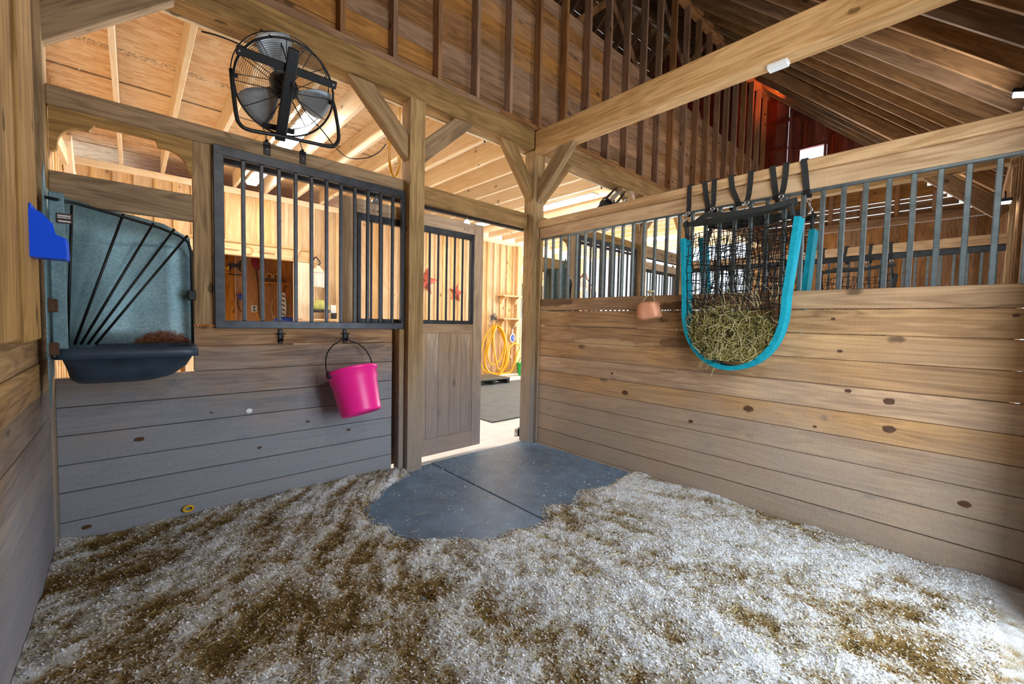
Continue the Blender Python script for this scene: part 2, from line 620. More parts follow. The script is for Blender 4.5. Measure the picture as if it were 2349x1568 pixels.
def attr_mat(name, stops, rough=.95, bumpscale=0.0):
    g = N(name)
    at = g.n('Attribute')
    at.attribute_name = 'tone'
    f = at.outputs['Fac']
    if bumpscale:
        ge = g.n('NewGeometry')
        nz = g.noise(ge.outputs['Position'], bumpscale, 3.0, .7)
        f = g.math('ADD', f, g.math('MULTIPLY_ADD', nz, .7, -.35))
        g.bump(nz, .9, .012)
    g.plug(g.b.inputs['Base Color'], g.ramp(f, stops))
    g.b.inputs['Roughness'].default_value = rough
    g.b.inputs['Specular IOR Level'].default_value = .15
    return g.m


M['bedding'] = attr_mat('pine_shavings', [(.0, rgb(112, 86, 42)), (.34, rgb(154, 126, 78)), (.52, rgb(188, 178, 160)), (.9, rgb(226, 228, 230))], bumpscale=170)
M['flake'] = attr_mat('shaving_flakes', [(.08, rgb(96, 74, 40)), (.35, rgb(156, 130, 86)), (.6, rgb(200, 192, 176)), (.9, rgb(240, 240, 240))])
M['hay'] = attr_mat('hay_strands', [(.1, rgb(96, 88, 40)), (.5, rgb(176, 160, 92)), (.9, rgb(226, 214, 164))], .8)


def set_tone(me, arr):
    a = me.attributes.new('tone', 'FLOAT', 'POINT')
    a.data.foreach_set('value', np.asarray(arr, dtype=np.float32))


# ------------------------------------------------------------------ numpy noise
def vnoise(x, y, seed):
    r = np.random.default_rng(seed)
    g = r.random((256, 256)).astype(np.float32)
    xi, yi = np.floor(x).astype(int), np.floor(y).astype(int)
    fx, fy = x - xi, y - yi
    fx, fy = fx * fx * (3 - 2 * fx), fy * fy * (3 - 2 * fy)
    a, b = g[xi & 255, yi & 255], g[(xi + 1) & 255, yi & 255]
    c, d = g[xi & 255, (yi + 1) & 255], g[(xi + 1) & 255, (yi + 1) & 255]
    return (a * (1 - fx) + b * fx) * (1 - fy) + (c * (1 - fx) + d * fx) * fy


def fbm(x, y, seed, o=4):
    s, a, t = 0, 1.0, 0
    for i in range(o):
        s = s + a * vnoise(x * 2 ** i + 17 * i, y * 2 ** i + 5 * i, seed + i)
        t += a
        a *= .55
    return s / t


XL, XR = -3.53, 0.0          # stall A, inner faces of its side walls
PITCH = 3.6                  # stall to stall
STX = [0.08 + .421 * k for k in range(-8, 18)]     # stud, joist and rafter stations
GX = 7.4                     # far gable wall
ZP, SL = 6.45, .93           # roof: height over the front wall and slope
YRIDGE = 2.25

# ================================================================== SETTING
# ---- floor
floor = empty('floor', kind='structure')
put('concrete_slab', box_me(14, 13, .1, 0), M['concrete'], floor, (2.2, 1.5, -.085))
put('clay_base', box_me(3.5, 3.48, .03, 0), M['clay'], floor, (-1.77, -1.76, -.02))
box('threshold', (-1.37, -.02, -.04), (-.08, .05, .004), M['concrete'], floor, bev=.006)

# ---- front wall (stall fronts, timber frame and the board wall above)
wf = empty('wall_front', kind='structure')
BF = [.013, .16, .325, .475, .635, .79, .95, 1.11, 1.235]


def front_frame(ox, left_post=True):
    if left_post:
        box('post', (ox - 3.66, -.09, 0), (ox - 3.52, .05, 3.11), M['post'], wf)
    # mid post
    box('post', (ox - 1.515, -.11, 0), (ox - 1.375, .03, 3.11), M['post'], wf)
    # boards under the grille; a feed opening is left in the first bay
    for i in range(8):
        z0, z1 = BF[i], BF[i + 1] - .004
        x0 = ox - 3.52 if z1 < .96 else ox - 2.93
        if i == 6:
            x0 = ox - 2.93
        xs = [x0, ox - 1.605]
        dy = random.uniform(-.0025, .0025)
        box('plank', (xs[0], dy, z0), (xs[1], .042 + dy, z1), M['front'], wf, axis=0, bev=.003)
    # channel and jamb strip beside the post
    box('jamb', (ox - 1.565, -.05, .01), (ox - 1.52, .04, 1.22), M['post'], wf)
    # stile between the feed bay and the grille, header over both
    box('stile', (ox - 2.925, -.004, 1.24), (ox - 2.825, .04, 2.365), M['beam'], wf)
    box('header', (ox - 3.52, -.01, 2.365), (ox - 1.515, .045, 2.468), M['beam'], wf)
    box('rail', (ox - 3.52, -.005, 1.875), (ox - 2.925, .04, 2.035), M['beam'], wf, axis=0)
    box('lintel', (ox - 1.375, -.02, 2.31), (ox - .08, .04, 2.46), M['beam'], wf)
    # scalloped arch board over the feed opening
    o = [(-3.515, 2.10), (-3.51, 2.134), (-3.487, 2.150)]
    for k in range(9):
        t = k / 8
        a = math.radians(175 - 95 * t)
        o.append((-3.385 + .10 * math.cos(a), 2.178 + .103 * math.sin(a)))
    o += [(-3.343, 2.318), (-3.093, 2.318), (-3.085, 2.287)]
    for k in range(9):
        t = k / 8
        a = math.radians(100 - 95 * t)
        o.append((-3.055 + .11 * math.cos(a), 2.176 + .105 * math.sin(a)))
    o += [(-2.922, 2.134), (-2.922, 2.10)]
    me = bpy.data.meshes.new('arch')
    bm = bmesh.new()
    vs_f = []
    top = [(a, 2.366) for a, b in o]
    for yy in (-.002, .038):
        vs_f.append([[bm.verts.new((a, yy, b)) for a, b in o], [bm.verts.new((a, yy, b)) for a, b in top]])
    n = len(o)
    for i in range(n - 1):
        bm.faces.new((vs_f[0][0][i], vs_f[0][0][i + 1], vs_f[0][1][i + 1], vs_f[0][1][i]))
        bm.faces.new((vs_f[1][0][i], vs_f[1][1][i], vs_f[1][1][i + 1], vs_f[1][0][i + 1]))
        bm.faces.new((vs_f[0][0][i], vs_f[1][0][i], vs_f[1][0][i + 1], vs_f[0][0][i + 1]))
    put('arch_board', bm_me(bm, 'arch'), M['beam'], wf, (ox, 0, 0))
    # knee braces
    def kb(a, b):
        timber('knee_brace', (ox + a[0], a[1], a[2]), (ox + b[0], b[1], b[2]), .075, .145, M['beam'], wf, side=(0, 1, 0), bev=.004)
    kb((-1.45, -.04, 2.65), (-1.98, -.04, 3.18))
    kb((-1.43, -.04, 2.66), (-.87, -.04, 3.18))
    kb((-.01, -.04, 2.60), (-.48, -.04, 3.19))
    if left_post: kb((-3.60, -.04, 2.67), (-2.98, -.04, 3.22))


front_frame(0.0)
front_frame(PITCH, False)
for ox in (0.0, PITCH):
    box('post', (ox - .08, -.12, 0), (ox + .07, .03, 3.10), M['post'], wf)
box('post', (GX - .2, -.12, 0), (GX - .06, .03, 3.1), M['post'], wf)
timber('knee_brace', (.05, -.03, 2.60), (.56, -.03, 3.18), .075, .145, M['beam'], wf, side=(0, 1, 0))
# main beam in three lengths, sill plate on top
for a, b in ((-3.66, -.08), (.07, 3.52), (3.67, GX)):
    box('beam', (a, -.11, 3.105), (b, .06, 3.305), M['beam'], wf, bev=.008)
for a, b in ((-3.66, -.55), (-.547, 3.2), (3.203, GX)):
    box('sill_plate', (a, -.105, 3.307), (b, .097, 3.357), M['stud'], wf)
# horizontal board wall above the beam
nz = 10
for i in range(nz):
    z0 = 3.358 + i * .157
    cuts = [-3.66, STX[2 + (i * 3) % 5], STX[11 + (i * 2) % 4], STX[18 + i % 3], GX]
    for a, b in zip(cuts[:-1], cuts[1:]):
        dy = random.uniform(-.003, .003)
        box('board', (a + .001, .075 + dy, z0), (b - .001, .097 + dy, z0 + .1545), M['upper'], wf, axis=0, bev=.003)
for x in STX:
    if x > GX - .1: continue
    box('stud', (x - .02, -.022, 3.357), (x + .02, .074, ZP - .06), M['stud'], wf, bev=.003)
for a, b in ((-3.66, 1.0), (1.002, GX)):
    box('top_plate', (a, -.03, ZP - .06), (b, .09, ZP - .01), M['stud'], wf)
# diagonal wind braces in the loft opening
for a, b in (((1.0, .5, 5.1), (3.1, .5, 7.0)), ((3.1, .5, 5.1), (1.0, .5, 7.0)), ((3.3, .5, 5.1), (5.4, .5, 7.0)), ((5.4, .5, 5.1), (3.3, .5, 7.0))):
    timber('wind_brace', a, b, .03, .09, M['stud'], wf, side=(0, 1, 0))

# ---- right wall: plank partition, steel bars, capped rail
wr = empty('wall_right', kind='structure')
BR = [.017, .175, .33, .49, .642, .797, .955, 1.112, 1.27, 1.424, 1.548]
box('sill', (-.012, -3.5, -.02), (.04, -.13, .015), M['right'], wr)
for i in range(10):
    tilt = random.uniform(-.004, .004)
    dx = random.uniform(-.002, .002)
    z0, z1 = BR[i], BR[i + 1] - random.choice([.003, .004, .006])
    timber('plank', (.02 + dx, -.125, (z0 + z1) / 2 + (.006 if i == 9 else 0)), (.02 + dx, -3.5, (z0 + z1) / 2), .04, z1 - z0, M['right'], wr, side=(1, 0, 0), bev=.003)
for k in range(32):
    y = -.214 - .1034 * k
    box('bar', (.006, y - .0125, 1.54), (.03, y + .0125, 2.178), M['bar'], wr, bev=.003)
box('bar_rail', (-.004, -3.5, 2.170), (.036, -.13, 2.186), M['bar'], wr, bev=.002)
box('rail', (-.004, -3.5, 2.186), (.045, -.135, 2.30), M['rail'], wr, bev=.004)
box('rail_cap', (-.03, -3.5, 2.300), (.075, -.125, 2.372), M['rail'], wr, bev=.006)
box('trim_strip', (-.012, -.165, .0), (.03, -.12, 2.19), M['post'], wr)
# tie beam over the partition with its braces
box('tie_beam', (-.08, -3.55, 3.06), (.07, -.11, 3.285), M['rail'], wr, bev=.008)
timber('knee_brace', (-.005, -.06, 2.60), (-.005, -.58, 3.14), .075, .145, M['beam'], wr, side=(1, 0, 0))
box('post', (-.08, -3.6, 0), (.07, -3.5, 3.06), M['post'], wr)


def knot(parent, loc, normal_axis, rx, rz):
    bm = bmesh.new()
    bmesh.ops.create_circle(bm, cap_ends=True, radius=1.0, segments=14)
    for v in bm.verts:
        j = 1 + random.uniform(-.12, .12)
        v.co = Vector((v.co.x * rx * j, v.co.y * rz * j, 0))
    r = bmesh.ops.extrude_face_region(bm, geom=bm.faces[:])
    bmesh.ops.translate(bm, vec=(0, 0, .003), verts=[e for e in r['geom'] if isinstance(e, bmesh.types.BMVert)])
    o = put('knot', bm_me(bm, 'knot'), M['knot'], parent, loc)
    o.rotation_euler = (math.pi / 2, 0, 0) if normal_axis == 'y' else (math.pi / 2, 0, -math.pi / 2)


for u, v, s in ((1718, 937, .030), (2040, 920, .026), (2041, 984, .028), (1434, 900, .028), (1927, 805, .013), (1946, 896, .016), (1585, 966, .016), (1404, 856, .012), (1912, 731, .011), (2331, 723, .012), (1870, 978, .01), (2213, 1156, .024)):
    p = onX(-.0015, u, v)
    knot(wr, p, 'x', s, s * .72)
for u, v, s in ((215, 1235, .028), (199, 1208, .02), (320, 1007, .022), (596, 1026, .012), (486, 946, .008), (706, 966, .012), (1135, 0, 0), (800, 985, .014)):
    if s: knot(wf, onY(-.0035, u, v), 'y', s, s * .55)

# ---- left wall beside the camera
wl = empty('wall_left', kind='structure')
for i in range(8):
    z0 = .0 + i * .152
    box('plank', (XL - .04, -3.5, z0), (XL + random.uniform(-.002, .002), -.05, z0 + .149), M['left'], wl, axis=1, bev=.003)
box('ledger', (XL - .04, -.88, 1.215), (XL + .0, -.1, 1.9), M['left'], wl, axis=2)
for j, (ya, yb, xx) in enumerate(((-.86, -1.16, -3.468), (-1.175, -1.5, -3.478), (-1.515, -1.83, -3.47), (-1.845, -2.15, -3.478), (-2.165, -2.47, -3.47), (-2.485, -2.8, -3.476), (-2.815, -3.13, -3.47), (-3.145, -3.5, -3.475))):
    box('wall_board', (XL - .04, ya, 1.195 + .01 * (j % 2)), (xx, yb, 3.6), M['left'], wl, axis=2, bev=.006)
for j in range(5):
    ya = -.86 + j * .172
    box('wall_board', (XL - .06, ya, 1.9), (XL - .03, ya + .17, 3.6), M['left'], wl, axis=2)
box('corner_strip', (XL - .01, -.055, 0), (XL + .012, -.002, 2.36), M['post'], wl)
for j in range(22):
    ya = .12 + j * .2
    box('wall_board', (-3.80, ya, 0), (-3.76, ya + .196, 3.5), M['pine'], wl, axis=2, bev=.003)
    box('batten', (-3.76, ya - .025, 0), (-3.742, ya + .025, 3.5), M['pine'], wl, axis=2, bev=.003)
timber('knee_brace', (-3.70, 3.9, 2.5), (-3.70, 3.3, 3.15), .08, .14, M['joist'], wl, side=(1, 0, 0))
for j in range(58):
    ya = -3.5 + j * .2
    zt = ZP + SL * min(ya, YRIDGE, 2 * YRIDGE - ya) + .1
    if zt > 3.7: box('loft_end_board', (-3.80, ya, 3.52), (-3.77, ya + .198, zt), M['gable'], wl, axis=2)
box('gable_girt', (-3.76, .1, 2.9), (-3.70, 4.4, 3.04), M['joist'], wl)

# ---- back wall behind the camera with an open door, then the rest of the stall row
wb = empty('wall_back', kind='structure')
for i in range(10):
    z0 = .02 + i * .155
    for a, b in ((XL, -1.95), (-.38, -.09)):
        box('plank', (a, -3.54, z0), (b, -3.5, z0 + .152), M['left'], wb, axis=0, bev=.003)
for a, b in ((XL, -1.95), (-.38, -.09)):
    n = max(1, round((b - a) / .2))
    for k in range(n):
        box('wall_board', (a + (b - a) * k / n, -3.56, 1.57), (a + (b - a) * (k + 1) / n - .004, -3.54, 3.0), M['left'], wb, axis=2)
box('door_header', (-1.95, -3.56, 2.45), (-.38, -3.5, 3.0), M['left'], wb)
for k in range(36):
    x = .09 + k * .2
    if x > GX - .15: break
    if 1.15 < x < 2.3:  # opening added to let the fill light into this stall
        box('wall_board', (x, -3.56, 2.35), (x + .19, -3.53, 3.0), M['brown'], wb, axis=2)
        continue
    box('wall_board', (x, -3.56, 0), (x + .19, -3.53, 3.0), M['brown'], wb, axis=2)
    if k % 2: box('batten', (x - .03, -3.53, 0), (x + .03, -3.505, 3.0), M['brown'], wb, axis=2)
box('eave_plate', (-3.66, -3.58, 3.0), (GX, -3.46, 3.1), M['rafter'], wb)

# ---- neighbour partition between the next two stalls
wn = empty('wall_neighbor', kind='structure')
for i in range(10):
    box('plank', (PITCH, -3.5, BR[i]), (PITCH + .04, -.13, BR[i + 1] - .004), M['right'], wn, axis=1, bev=.003)
for k in range(32):
    y = -.214 - .1034 * k
    box('bar', (PITCH + .006, y - .0125, 1.54), (PITCH + .03, y + .0125, 2.17), M['bar'], wn, bev=.003)
box('bar_rail', (PITCH - .004, -3.5, 2.165), (PITCH + .036, -.13, 2.235), M['steel'], wn)
box('rail', (PITCH - .03, -3.5, 2.236), (PITCH + .075, -.13, 2.345), M['rail'], wn)
box('tie_beam', (PITCH - .08, -3.55, 3.06), (PITCH + .07, -.11, 3.285), M['beam'], wn)
timber('knee_brace', (PITCH, -3.45, 2.55), (PITCH, -2.85, 3.12), .075, .145, M['rafter'], wn, side=(1, 0, 0))
box('post', (PITCH - .08, -3.6, 0), (PITCH + .07, -3.48, 3.06), M['post'], wn)

# ---- far gable end
wg = empty('wall_gable', kind='structure')
p0, p1 = onX(GX, 1820, 345), onX(GX, 1891, 330)
wy0, wy1, wz1 = p1.y, p0.y, (p0.z + p1.z) / 2 - .02
wz0 = wz1 - .85
slit_y = onX(GX, 1808, 300).y
x = GX
y = -3.5
k = 0
ys = []
while y < 7.9:
    ys.append((y, y + .2378))
    y += .238
for a, b in ys:
    ym = b if b < YRIDGE else 2 * YRIDGE - a
    za = ZP + SL * min(ym, YRIDGE) + .12
    if a > .1:
        if za > 3.6: box('wall_board', (GX, a, 3.52), (GX + .03, b, za), M['gable'], wg, axis=2)
        continue
    # lower vertical boards
    box('wall_board', (GX, a, 0), (GX + .03, b, 3.27), M['brown'], wg, axis=2)
    lo = 3.42
    if za < lo + .1: continue
    if a < slit_y < b:
        box('wall_board', (GX, a, 4.25), (GX + .03, slit_y - .01, za), M['gable'], wg, axis=2)
        box('wall_board', (GX, slit_y + .012, 4.25), (GX + .03, b, za), M['gable'], wg, axis=2)
        continue
    if b > wy0 + .02 and a < wy1 - .02:
        if za > wz1 + .02: box('wall_board', (GX, a, wz1), (GX + .03, b, za), M['gable'], wg, axis=2)
        box('wall_board', (GX, a, 4.25), (GX + .03, b, wz0), M['gable'], wg, axis=2) if wz0 > 4.3 else None
    elif za > 4.3:
        box('wall_board', (GX, a, 4.25), (GX + .03, b, za), M['gable'], wg, axis=2)
# horizontal loft boards with light gaps between them
zz = 3.41
for i, (h, gap) in enumerate(((.10, .016), (.125, .014), (.06, .014), (.17, .0), (.18, .003), (.19, .003))):
    ylo = max(-3.5, (zz - ZP) / SL + .1)
    box('loft_board', (GX, ylo, zz), (GX + .025, .3, zz + h), M['brown'], wg, axis=1)
    zz += h + gap
for yy in (-.75, -1.25, -1.75, -2.25, -2.75, -3.1):
    top = min(4.6, ZP + SL * yy - .1)
    box('wall_stud', (GX - .06, yy - .035, 3.40), (GX, yy + .035, top), M['stud'], wg, axis=2)
box('girt', (GX - .1, -3.5, 3.27), (GX, .1, 3.405), M['brown'], wg)
for (u0, v0), (u1, v1) in (((1772, 284), (1835, 266)), ((1768, 348), (1806, 338))):
    a, b = onX(GX - .04, u0, v0), onX(GX - .04, u1, v1)
    zc = (a.z + b.z) / 2
    box('girt', (GX - .05, b.y, zc - .035), (GX, a.y, zc + .035), M['gable'], wg)
for yy, zt in ((slit_y - .06, 6.1), (wy0 - .14, 5.6), ((wy0 + wy1) / 2 + .06, 5.8)):
    box('wall_stud', (GX - .06, yy - .03, wz1 + .04 if abs(yy - (wy0 + wy1) / 2) < .2 else 4.2), (GX, yy + .03, min(zt, ZP + SL * yy - .08)), M['gable'], wg, axis=2)
win = empty('window_1', (GX, (wy0 + wy1) / 2, wz0), kind='structure')
for a, b in (((wy0 - .04, 0), (wy0, wz1 - wz0)), ((wy1, 0), (wy1 + .04, wz1 - wz0)), ((wy0 - .04, wz1 - wz0), (wy1 + .04, wz1 - wz0 + .04)), ((wy0 - .04, -.04), (wy1 + .04, 0))):
    cy = (wy0 + wy1) / 2
    box('window_frame', (-.03, a[0] - cy, a[1]), (.05, b[0] - cy, b[1]), M['gable'], win)

# ---- aisle ceiling: joists and OSB
ce = empty('ceiling', kind='structure')
for x in STX:
    if x > GX: continue
    box('joist', (x - .02, .132, 3.265), (x + .02, 4.45, 3.50), M['joist'], ce, bev=.003)
for i in range(5):
    for j in range(4):
        a = -3.8 + i * 2.4
        box('osb_panel', (a, .099 + j * 2.24, 3.502), (min(a + 2.396, GX), min(7.7, 2.296 + j * 2.24), 3.516), M['osb'], ce, axis=0, bev=.001)
box('rim_joist', (-3.66, .098, 3.12), (GX, .131, 3.50), M['joist'], ce)

# ---- roof over the stalls and the loft
ro = empty('roof', kind='structure')
ang = math.atan(SL)
nrm = Vector((0, -math.sin(ang), math.cos(ang)))
for x in STX:
    if x > GX - .02: continue
    xx = x + .04
    a = Vector((xx, -3.75, ZP + SL * -3.75)) + nrm * .09
    b = Vector((xx, YRIDGE, ZP + SL * YRIDGE)) + nrm * .09
    timber('rafter', a, b, .04, .18, M['rafter'], ro, side=(1, 0, 0), bev=.003)
    a2, b2 = a.copy(), b.copy()
    a2.y = 2 * YRIDGE - a2.y
    b2.y = 2 * YRIDGE - b2.y
    timber('rafter', a2, b2, .04, .18, M['rafter'], ro, side=(1, 0, 0), bev=.003)
    if x < GX - .5:
        box('blocking', (xx + .021, -.05, ZP - .008), (xx + .38, -.012, ZP + .16), M['rafter'], ro)
for s in range(22):
    # deck boards run along the roof over the rafters
    t0 = -3.75 + s * (YRIDGE + 3.75) / 22
    t1 = t0 + (YRIDGE + 3.75) / 22
    for flip in (0, 1):
        pa = Vector((1.85, (t0 + t1) / 2, ZP + SL * (t0 + t1) / 2)) + nrm * .192
        nn = nrm.copy()
        tv = Vector((0, math.cos(ang), math.sin(ang)))
        if flip:
            pa.y = 2 * YRIDGE - pa.y
            tv.y *= -1
        timber('deck_board', pa - Vector((5.6, 0, 0)), pa + Vector((5.6, 0, 0)), (t1 - t0) / math.cos(ang) - .004, .02, M['deck'], ro, side=tv, bev=.001)
box('rear_wall', (-3.8, 2 * YRIDGE + 3.2, 3.2), (GX, 2 * YRIDGE + 3.25, 3.6), M['deck'], ro)
timber('ridge_beam', (-3.7, YRIDGE, ZP + SL * YRIDGE + .1), (GX, YRIDGE, ZP + SL * YRIDGE + .1), .05, .28, M['rafter'], ro)
for xx in (PITCH,):
    a = Vector((xx, -3.6, ZP + SL * -3.6)) - nrm * .09
    b = Vector((xx, -.2, ZP + SL * -.2)) - nrm * .09
    timber('principal_rafter', Vector((xx + 1.6, -3.55, ZP + SL * -3.55)) - nrm * .02, Vector((xx + 1.6, -.1, ZP + SL * -.1)) - nrm * .02, .12, .16, M['rafter'], ro, side=(1, 0, 0))

# ---- far wall of the aisle: boards and battens, tack room opening
YA = 4.45
wa = empty('wall_aisle', kind='structure')
DX0, DX1, DZ = -2.55, -1.20, 2.235
x = -3.76
while x < 3.86:
    b = min(x + .205, 3.92)
    if b > DX0 + .02 and x < DX1 - .02:
        box('wall_board', (x, YA, DZ + .1), (b - .002, YA + .025, 3.2), M['pine'], wa, axis=2, bev=.002)
    else:
        box('wall_board', (x, YA, 0), (b - .002, YA + .025, 3.2), M['pine'], wa, axis=2, bev=.002)
    bz = DZ + .2 if DX0 - .05 < x < DX1 + .05 else 0
    box('batten', (x - .028, YA - .022, bz), (x + .028, YA, 3.2), M['pine'], wa, axis=2, bev=.003)
    x += .205
box('top_plate', (-3.76, YA - .04, 3.17), (GX, YA + .1, 3.262), M['joist'], wa)
box('lintel', (DX0 - .12, YA - .05, DZ), (DX1 + .36, YA + .02, DZ + .2), M['pine'], wa, axis=0, bev=.012)
box('jamb', (DX1 - .0, YA - .04, 0), (DX1 + .25, YA + .02, DZ), M['joist'], wa, axis=2, bev=.01)
box('jamb', (DX0 - .1, YA - .04, 0), (DX0, YA + .02, DZ), M['joist'], wa, axis=2)
# carved moulding and ring rosettes on the tack room lintel
box('moulding', (DX0 - .12, YA - .075, DZ + .19), (DX1 + .36, YA - .03, DZ + .225), M['pine'], wa, axis=0, bev=.01)
for cx in (-1.86, -2.32):
    o = put('rosette', lathe_me([(.035, -.02), (.075, -.02), (.08, .0), (.06, .012), (.045, .0), (.035, -.02)], 20), M['pine'], wa, (cx, YA - .055, DZ + .1), (math.pi / 2, 0, 0))
for cx in (-1.17, -.93):
    timber('rail_peg', (cx - .04, YA - .075, DZ + .03), (cx + .05, YA - .075, DZ + .21), .04, .045, M['pine'], wa, side=(0, 1, 0))
for cx in (-2.1, -1.6):
    timber('rail_peg', (cx - .12, YA - .06, DZ + .1), (cx + .12, YA - .06, DZ + .09), .03, .035, M['pine'], wa, side=(0, 1, 0), bev=.012)
# tack room shell
for k in range(16):
    x0 = -3.3 + k * .2
    wz = (0, 3.2)
    if -2.95 < x0 < -2.6:
        box('wall_board', (x0, 6.5, 0), (x0 + .196, 6.53, .85), M['tack'], wa, axis=2)
        box('wall_board', (x0, 6.5, 2.0), (x0 + .196, 6.53, 3.2), M['tack'], wa, axis=2)
    else:
        box('wall_board', (x0, 6.5, 0), (x0 + .196, 6.53, 3.2), M['tack'], wa, axis=2)
for k in range(10):
    y0 = 4.5 + k * .2
    box('wall_board', (-.12, y0, 0), (-.09, y0 + .196, 3.2), M['tack'], wa, axis=2)
    box('wall_board', (-3.33, y0, 0), (-3.3, y0 + .196, 3.2), M['tack'], wa, axis=2)
box('tack_ceiling', (-3.33, 4.5, 3.2), (-.1, 6.53, 3.23), M['tack'], wa)
# open wash bay past the board wall
box('post', (3.9, YA - .08, 0), (4.05, YA + .07, 3.17), M['pine'], wa)
timber('knee_brace', (3.98, YA, 2.5), (4.6, YA, 3.12), .07, .14, M['joist'], wa, side=(0, 1, 0))
box('bay_lintel', (4.05, YA - .03, 2.28), (GX, YA + .03, 2.42), M['pine'], wa, axis=0)
for i in range(9):
    box('plank', (4.05, YA, .02 + i * .15), (GX, YA + .04, .167 + i * .15), M['pine'], wa, axis=0)
for k in range(30):
    xx = 4.15 + k * .108
    box('bar', (xx - .012, YA + .008, 1.37), (xx + .012, YA + .032, 2.28), M['steel'], wa)
for xx in (5.3, 6.5):
    box('post', (xx, YA - .06, 0), (xx + .14, YA + .08, 3.17), M['pine'], wa)
for i, z0 in enumerate((.4, .8, 1.2, 1.6)):
    box('fence_rail', (3.9, 7.2, z0), (10.5, 7.24, z0 + .12), M['brown'], wa, axis=0)
for k in range(12):
    box('shed_board', (3.4, 7.62, 1.75 + k * .152), (10.6, 7.65, 1.899 + k * .152), M['pine'], wa, axis=0)
for k in range(7):
    box('shed_post', (3.4 + k * 1.15, 7.55, -.03), (3.52 + k * 1.15, 7.62, 3.5), M['pine'], wa, axis=2)
box('end_wall_board', (GX, 4.45, 0), (GX + .03, 7.2, 2.0), M['gable'], wa)

# ================================================================== FLOOR COVERS
mats = (((-1.228, -1.84), (-.015, -.025), 'black rubber stall mat against the right plank wall, right of the seam'),
        ((-2.45, -1.84), (-1.240, -.04), 'black rubber stall mat under the mid post, left of the seam'))
for (a, b, lab) in mats:
    o = put('rubber_mat', box_me(b[0] - a[0], b[1] - a[1], .014, .004), M['rubber'], None, ((a[0] + b[0]) / 2, (a[1] + b[1]) / 2, .002))
    tag(o, lab, 'mat', 'rubber mats on the stall floor')
o = put('aisle_mat', box_me(3.1, 2.72, .02, .004), M['aislemat'], None, (.26 + 1.55, .90 + 1.36, -.024))
tag(o, 'wide grey rubber mat on the aisle concrete beyond the door', 'mat')

poly_px = [(936, 1089), (892, 1117), (864, 1145), (847, 1174), (858, 1193), (895, 1202), (911, 1222), (980, 1233), (1037, 1229), (1119, 1235), (1154, 1221), (1166, 1208), (1217, 1207), (1247, 1193), (1242, 1164), (1255, 1152), (1311, 1153), (1327, 1120), (1390, 1114), (1437, 1085), (1447, 1078)]
poly = [onZ(.018, u, v) for u, v in poly_px]
poly = [(p.x, p.y) for p in poly] + [(.1, -1.25), (.1, .2), (-1.45, .2), (-1.45, -.12)]
P = np.array(poly)


def sdist(x, y):
    """distance to the cleared patch: > 0 outside"""
    d = np.full(x.shape, 1e9)
    inside = np.zeros(x.shape, bool)
    n = len(P)
    for i in range(n):
        ax, ay = P[i]
        bx, by = P[(i + 1) % n]
        ex, ey = bx - ax, by - ay
        t = np.clip(((x - ax) * ex + (y - ay) * ey) / (ex * ex + ey * ey + 1e-12), 0, 1)
        d = np.minimum(d, np.hypot(x - ax - t * ex, y - ay - t * ey))
        c = ((ay > y) != (by > y)) & (x < (bx - ax) * (y - ay) / (by - ay + 1e-12) + ax)
        inside ^= c
    return np.where(inside, -d, d)


def swirl(x, y):
    """raked, footprinted relief 0..1: streaks fan around a point by the right wall"""
    wx = x + .25 * (fbm(x * 1.3, y * 1.3, 31, 2) - .5)
    wy = y + .25 * (fbm(x * 1.3, y * 1.3, 41, 2) - .5)
    th = np.arctan2(wy - .6, wx + 1.4)
    r = np.hypot(wy - .6, wx + 1.4)
    s = fbm(th * 15.0 + 20, r * 2.1, 51, 4)
    b = fbm(x * 4.5 + 9, y * 4.5, 61, 4)
    return .68 * s + .32 * b


def bed_fields(x, y):
    d = sdist(x, y) + .05 * (fbm(x * 9, y * 9, 71, 3) - .5)
    edge = np.clip((d + .01) / .10, 0, 1)
    edge = edge * edge * (3 - 2 * edge)
    s = swirl(x, y)
    fine = fbm(x * 14, y * 14, 81, 3)
    lump = fbm(x * 34, y * 34, 91, 2)
    h = edge * (.012 + .085 * np.clip(s - .25, 0, 1) + .022 * (fine - .4) + .010 * (lump - .4)) - .004
    near_wall = np.clip(1 - (x + 3.53) / .25, 0, 1) + np.clip(1 + y / .22, 0, 1) * (x < -1.7)
    h = h + .02 * near_wall * edge
    white = .12 + .20 * np.clip((x + 2.4) / 2.0, 0, 1) - .10 * np.clip((-1.0 - x) / 2, 0, 1)
    tone = (s - .5) * 2.4 + .57 + white - .08 + (fine - .5) * .7 + (lump - .5) * .5
    tone = np.where(d < .1, tone + .1, tone)
    return d, h, np.clip(tone, 0, 1.1)


nx, ny = 480, 480
gx, gy = np.meshgrid(np.linspace(XL + .002, -.004, nx), np.linspace(-3.5, -.004, ny), indexing='ij')
d, h, tone = bed_fields(gx, gy)
vv = np.stack([gx, gy, h], -1).reshape(-1, 3)
idx = np.arange(nx * ny).reshape(nx, ny)
q = np.stack([idx[:-1, :-1], idx[1:, :-1], idx[1:, 1:], idx[:-1, 1:]], -1).reshape(-1, 4)
keep = (d.reshape(-1)[q] > -.02).any(1)
q = q[keep]


def np_mesh(name, verts, quads, smooth=True):
    me = bpy.data.meshes.new(name)
    me.vertices.add(len(verts))
    me.vertices.foreach_set('co', np.asarray(verts, np.float32).ravel())
    me.loops.add(quads.size)
    me.loops.foreach_set('vertex_index', quads.astype(np.int32).ravel())
    me.polygons.add(len(quads))
    k = quads.shape[1]
    me.polygons.foreach_set('loop_start', np.arange(0, quads.size, k, dtype=np.int32))
    me.polygons.foreach_set('loop_total', np.full(len(quads), k, np.int32))
    me.update(calc_edges=True)
    if smooth: me.shade_smooth()
    return me


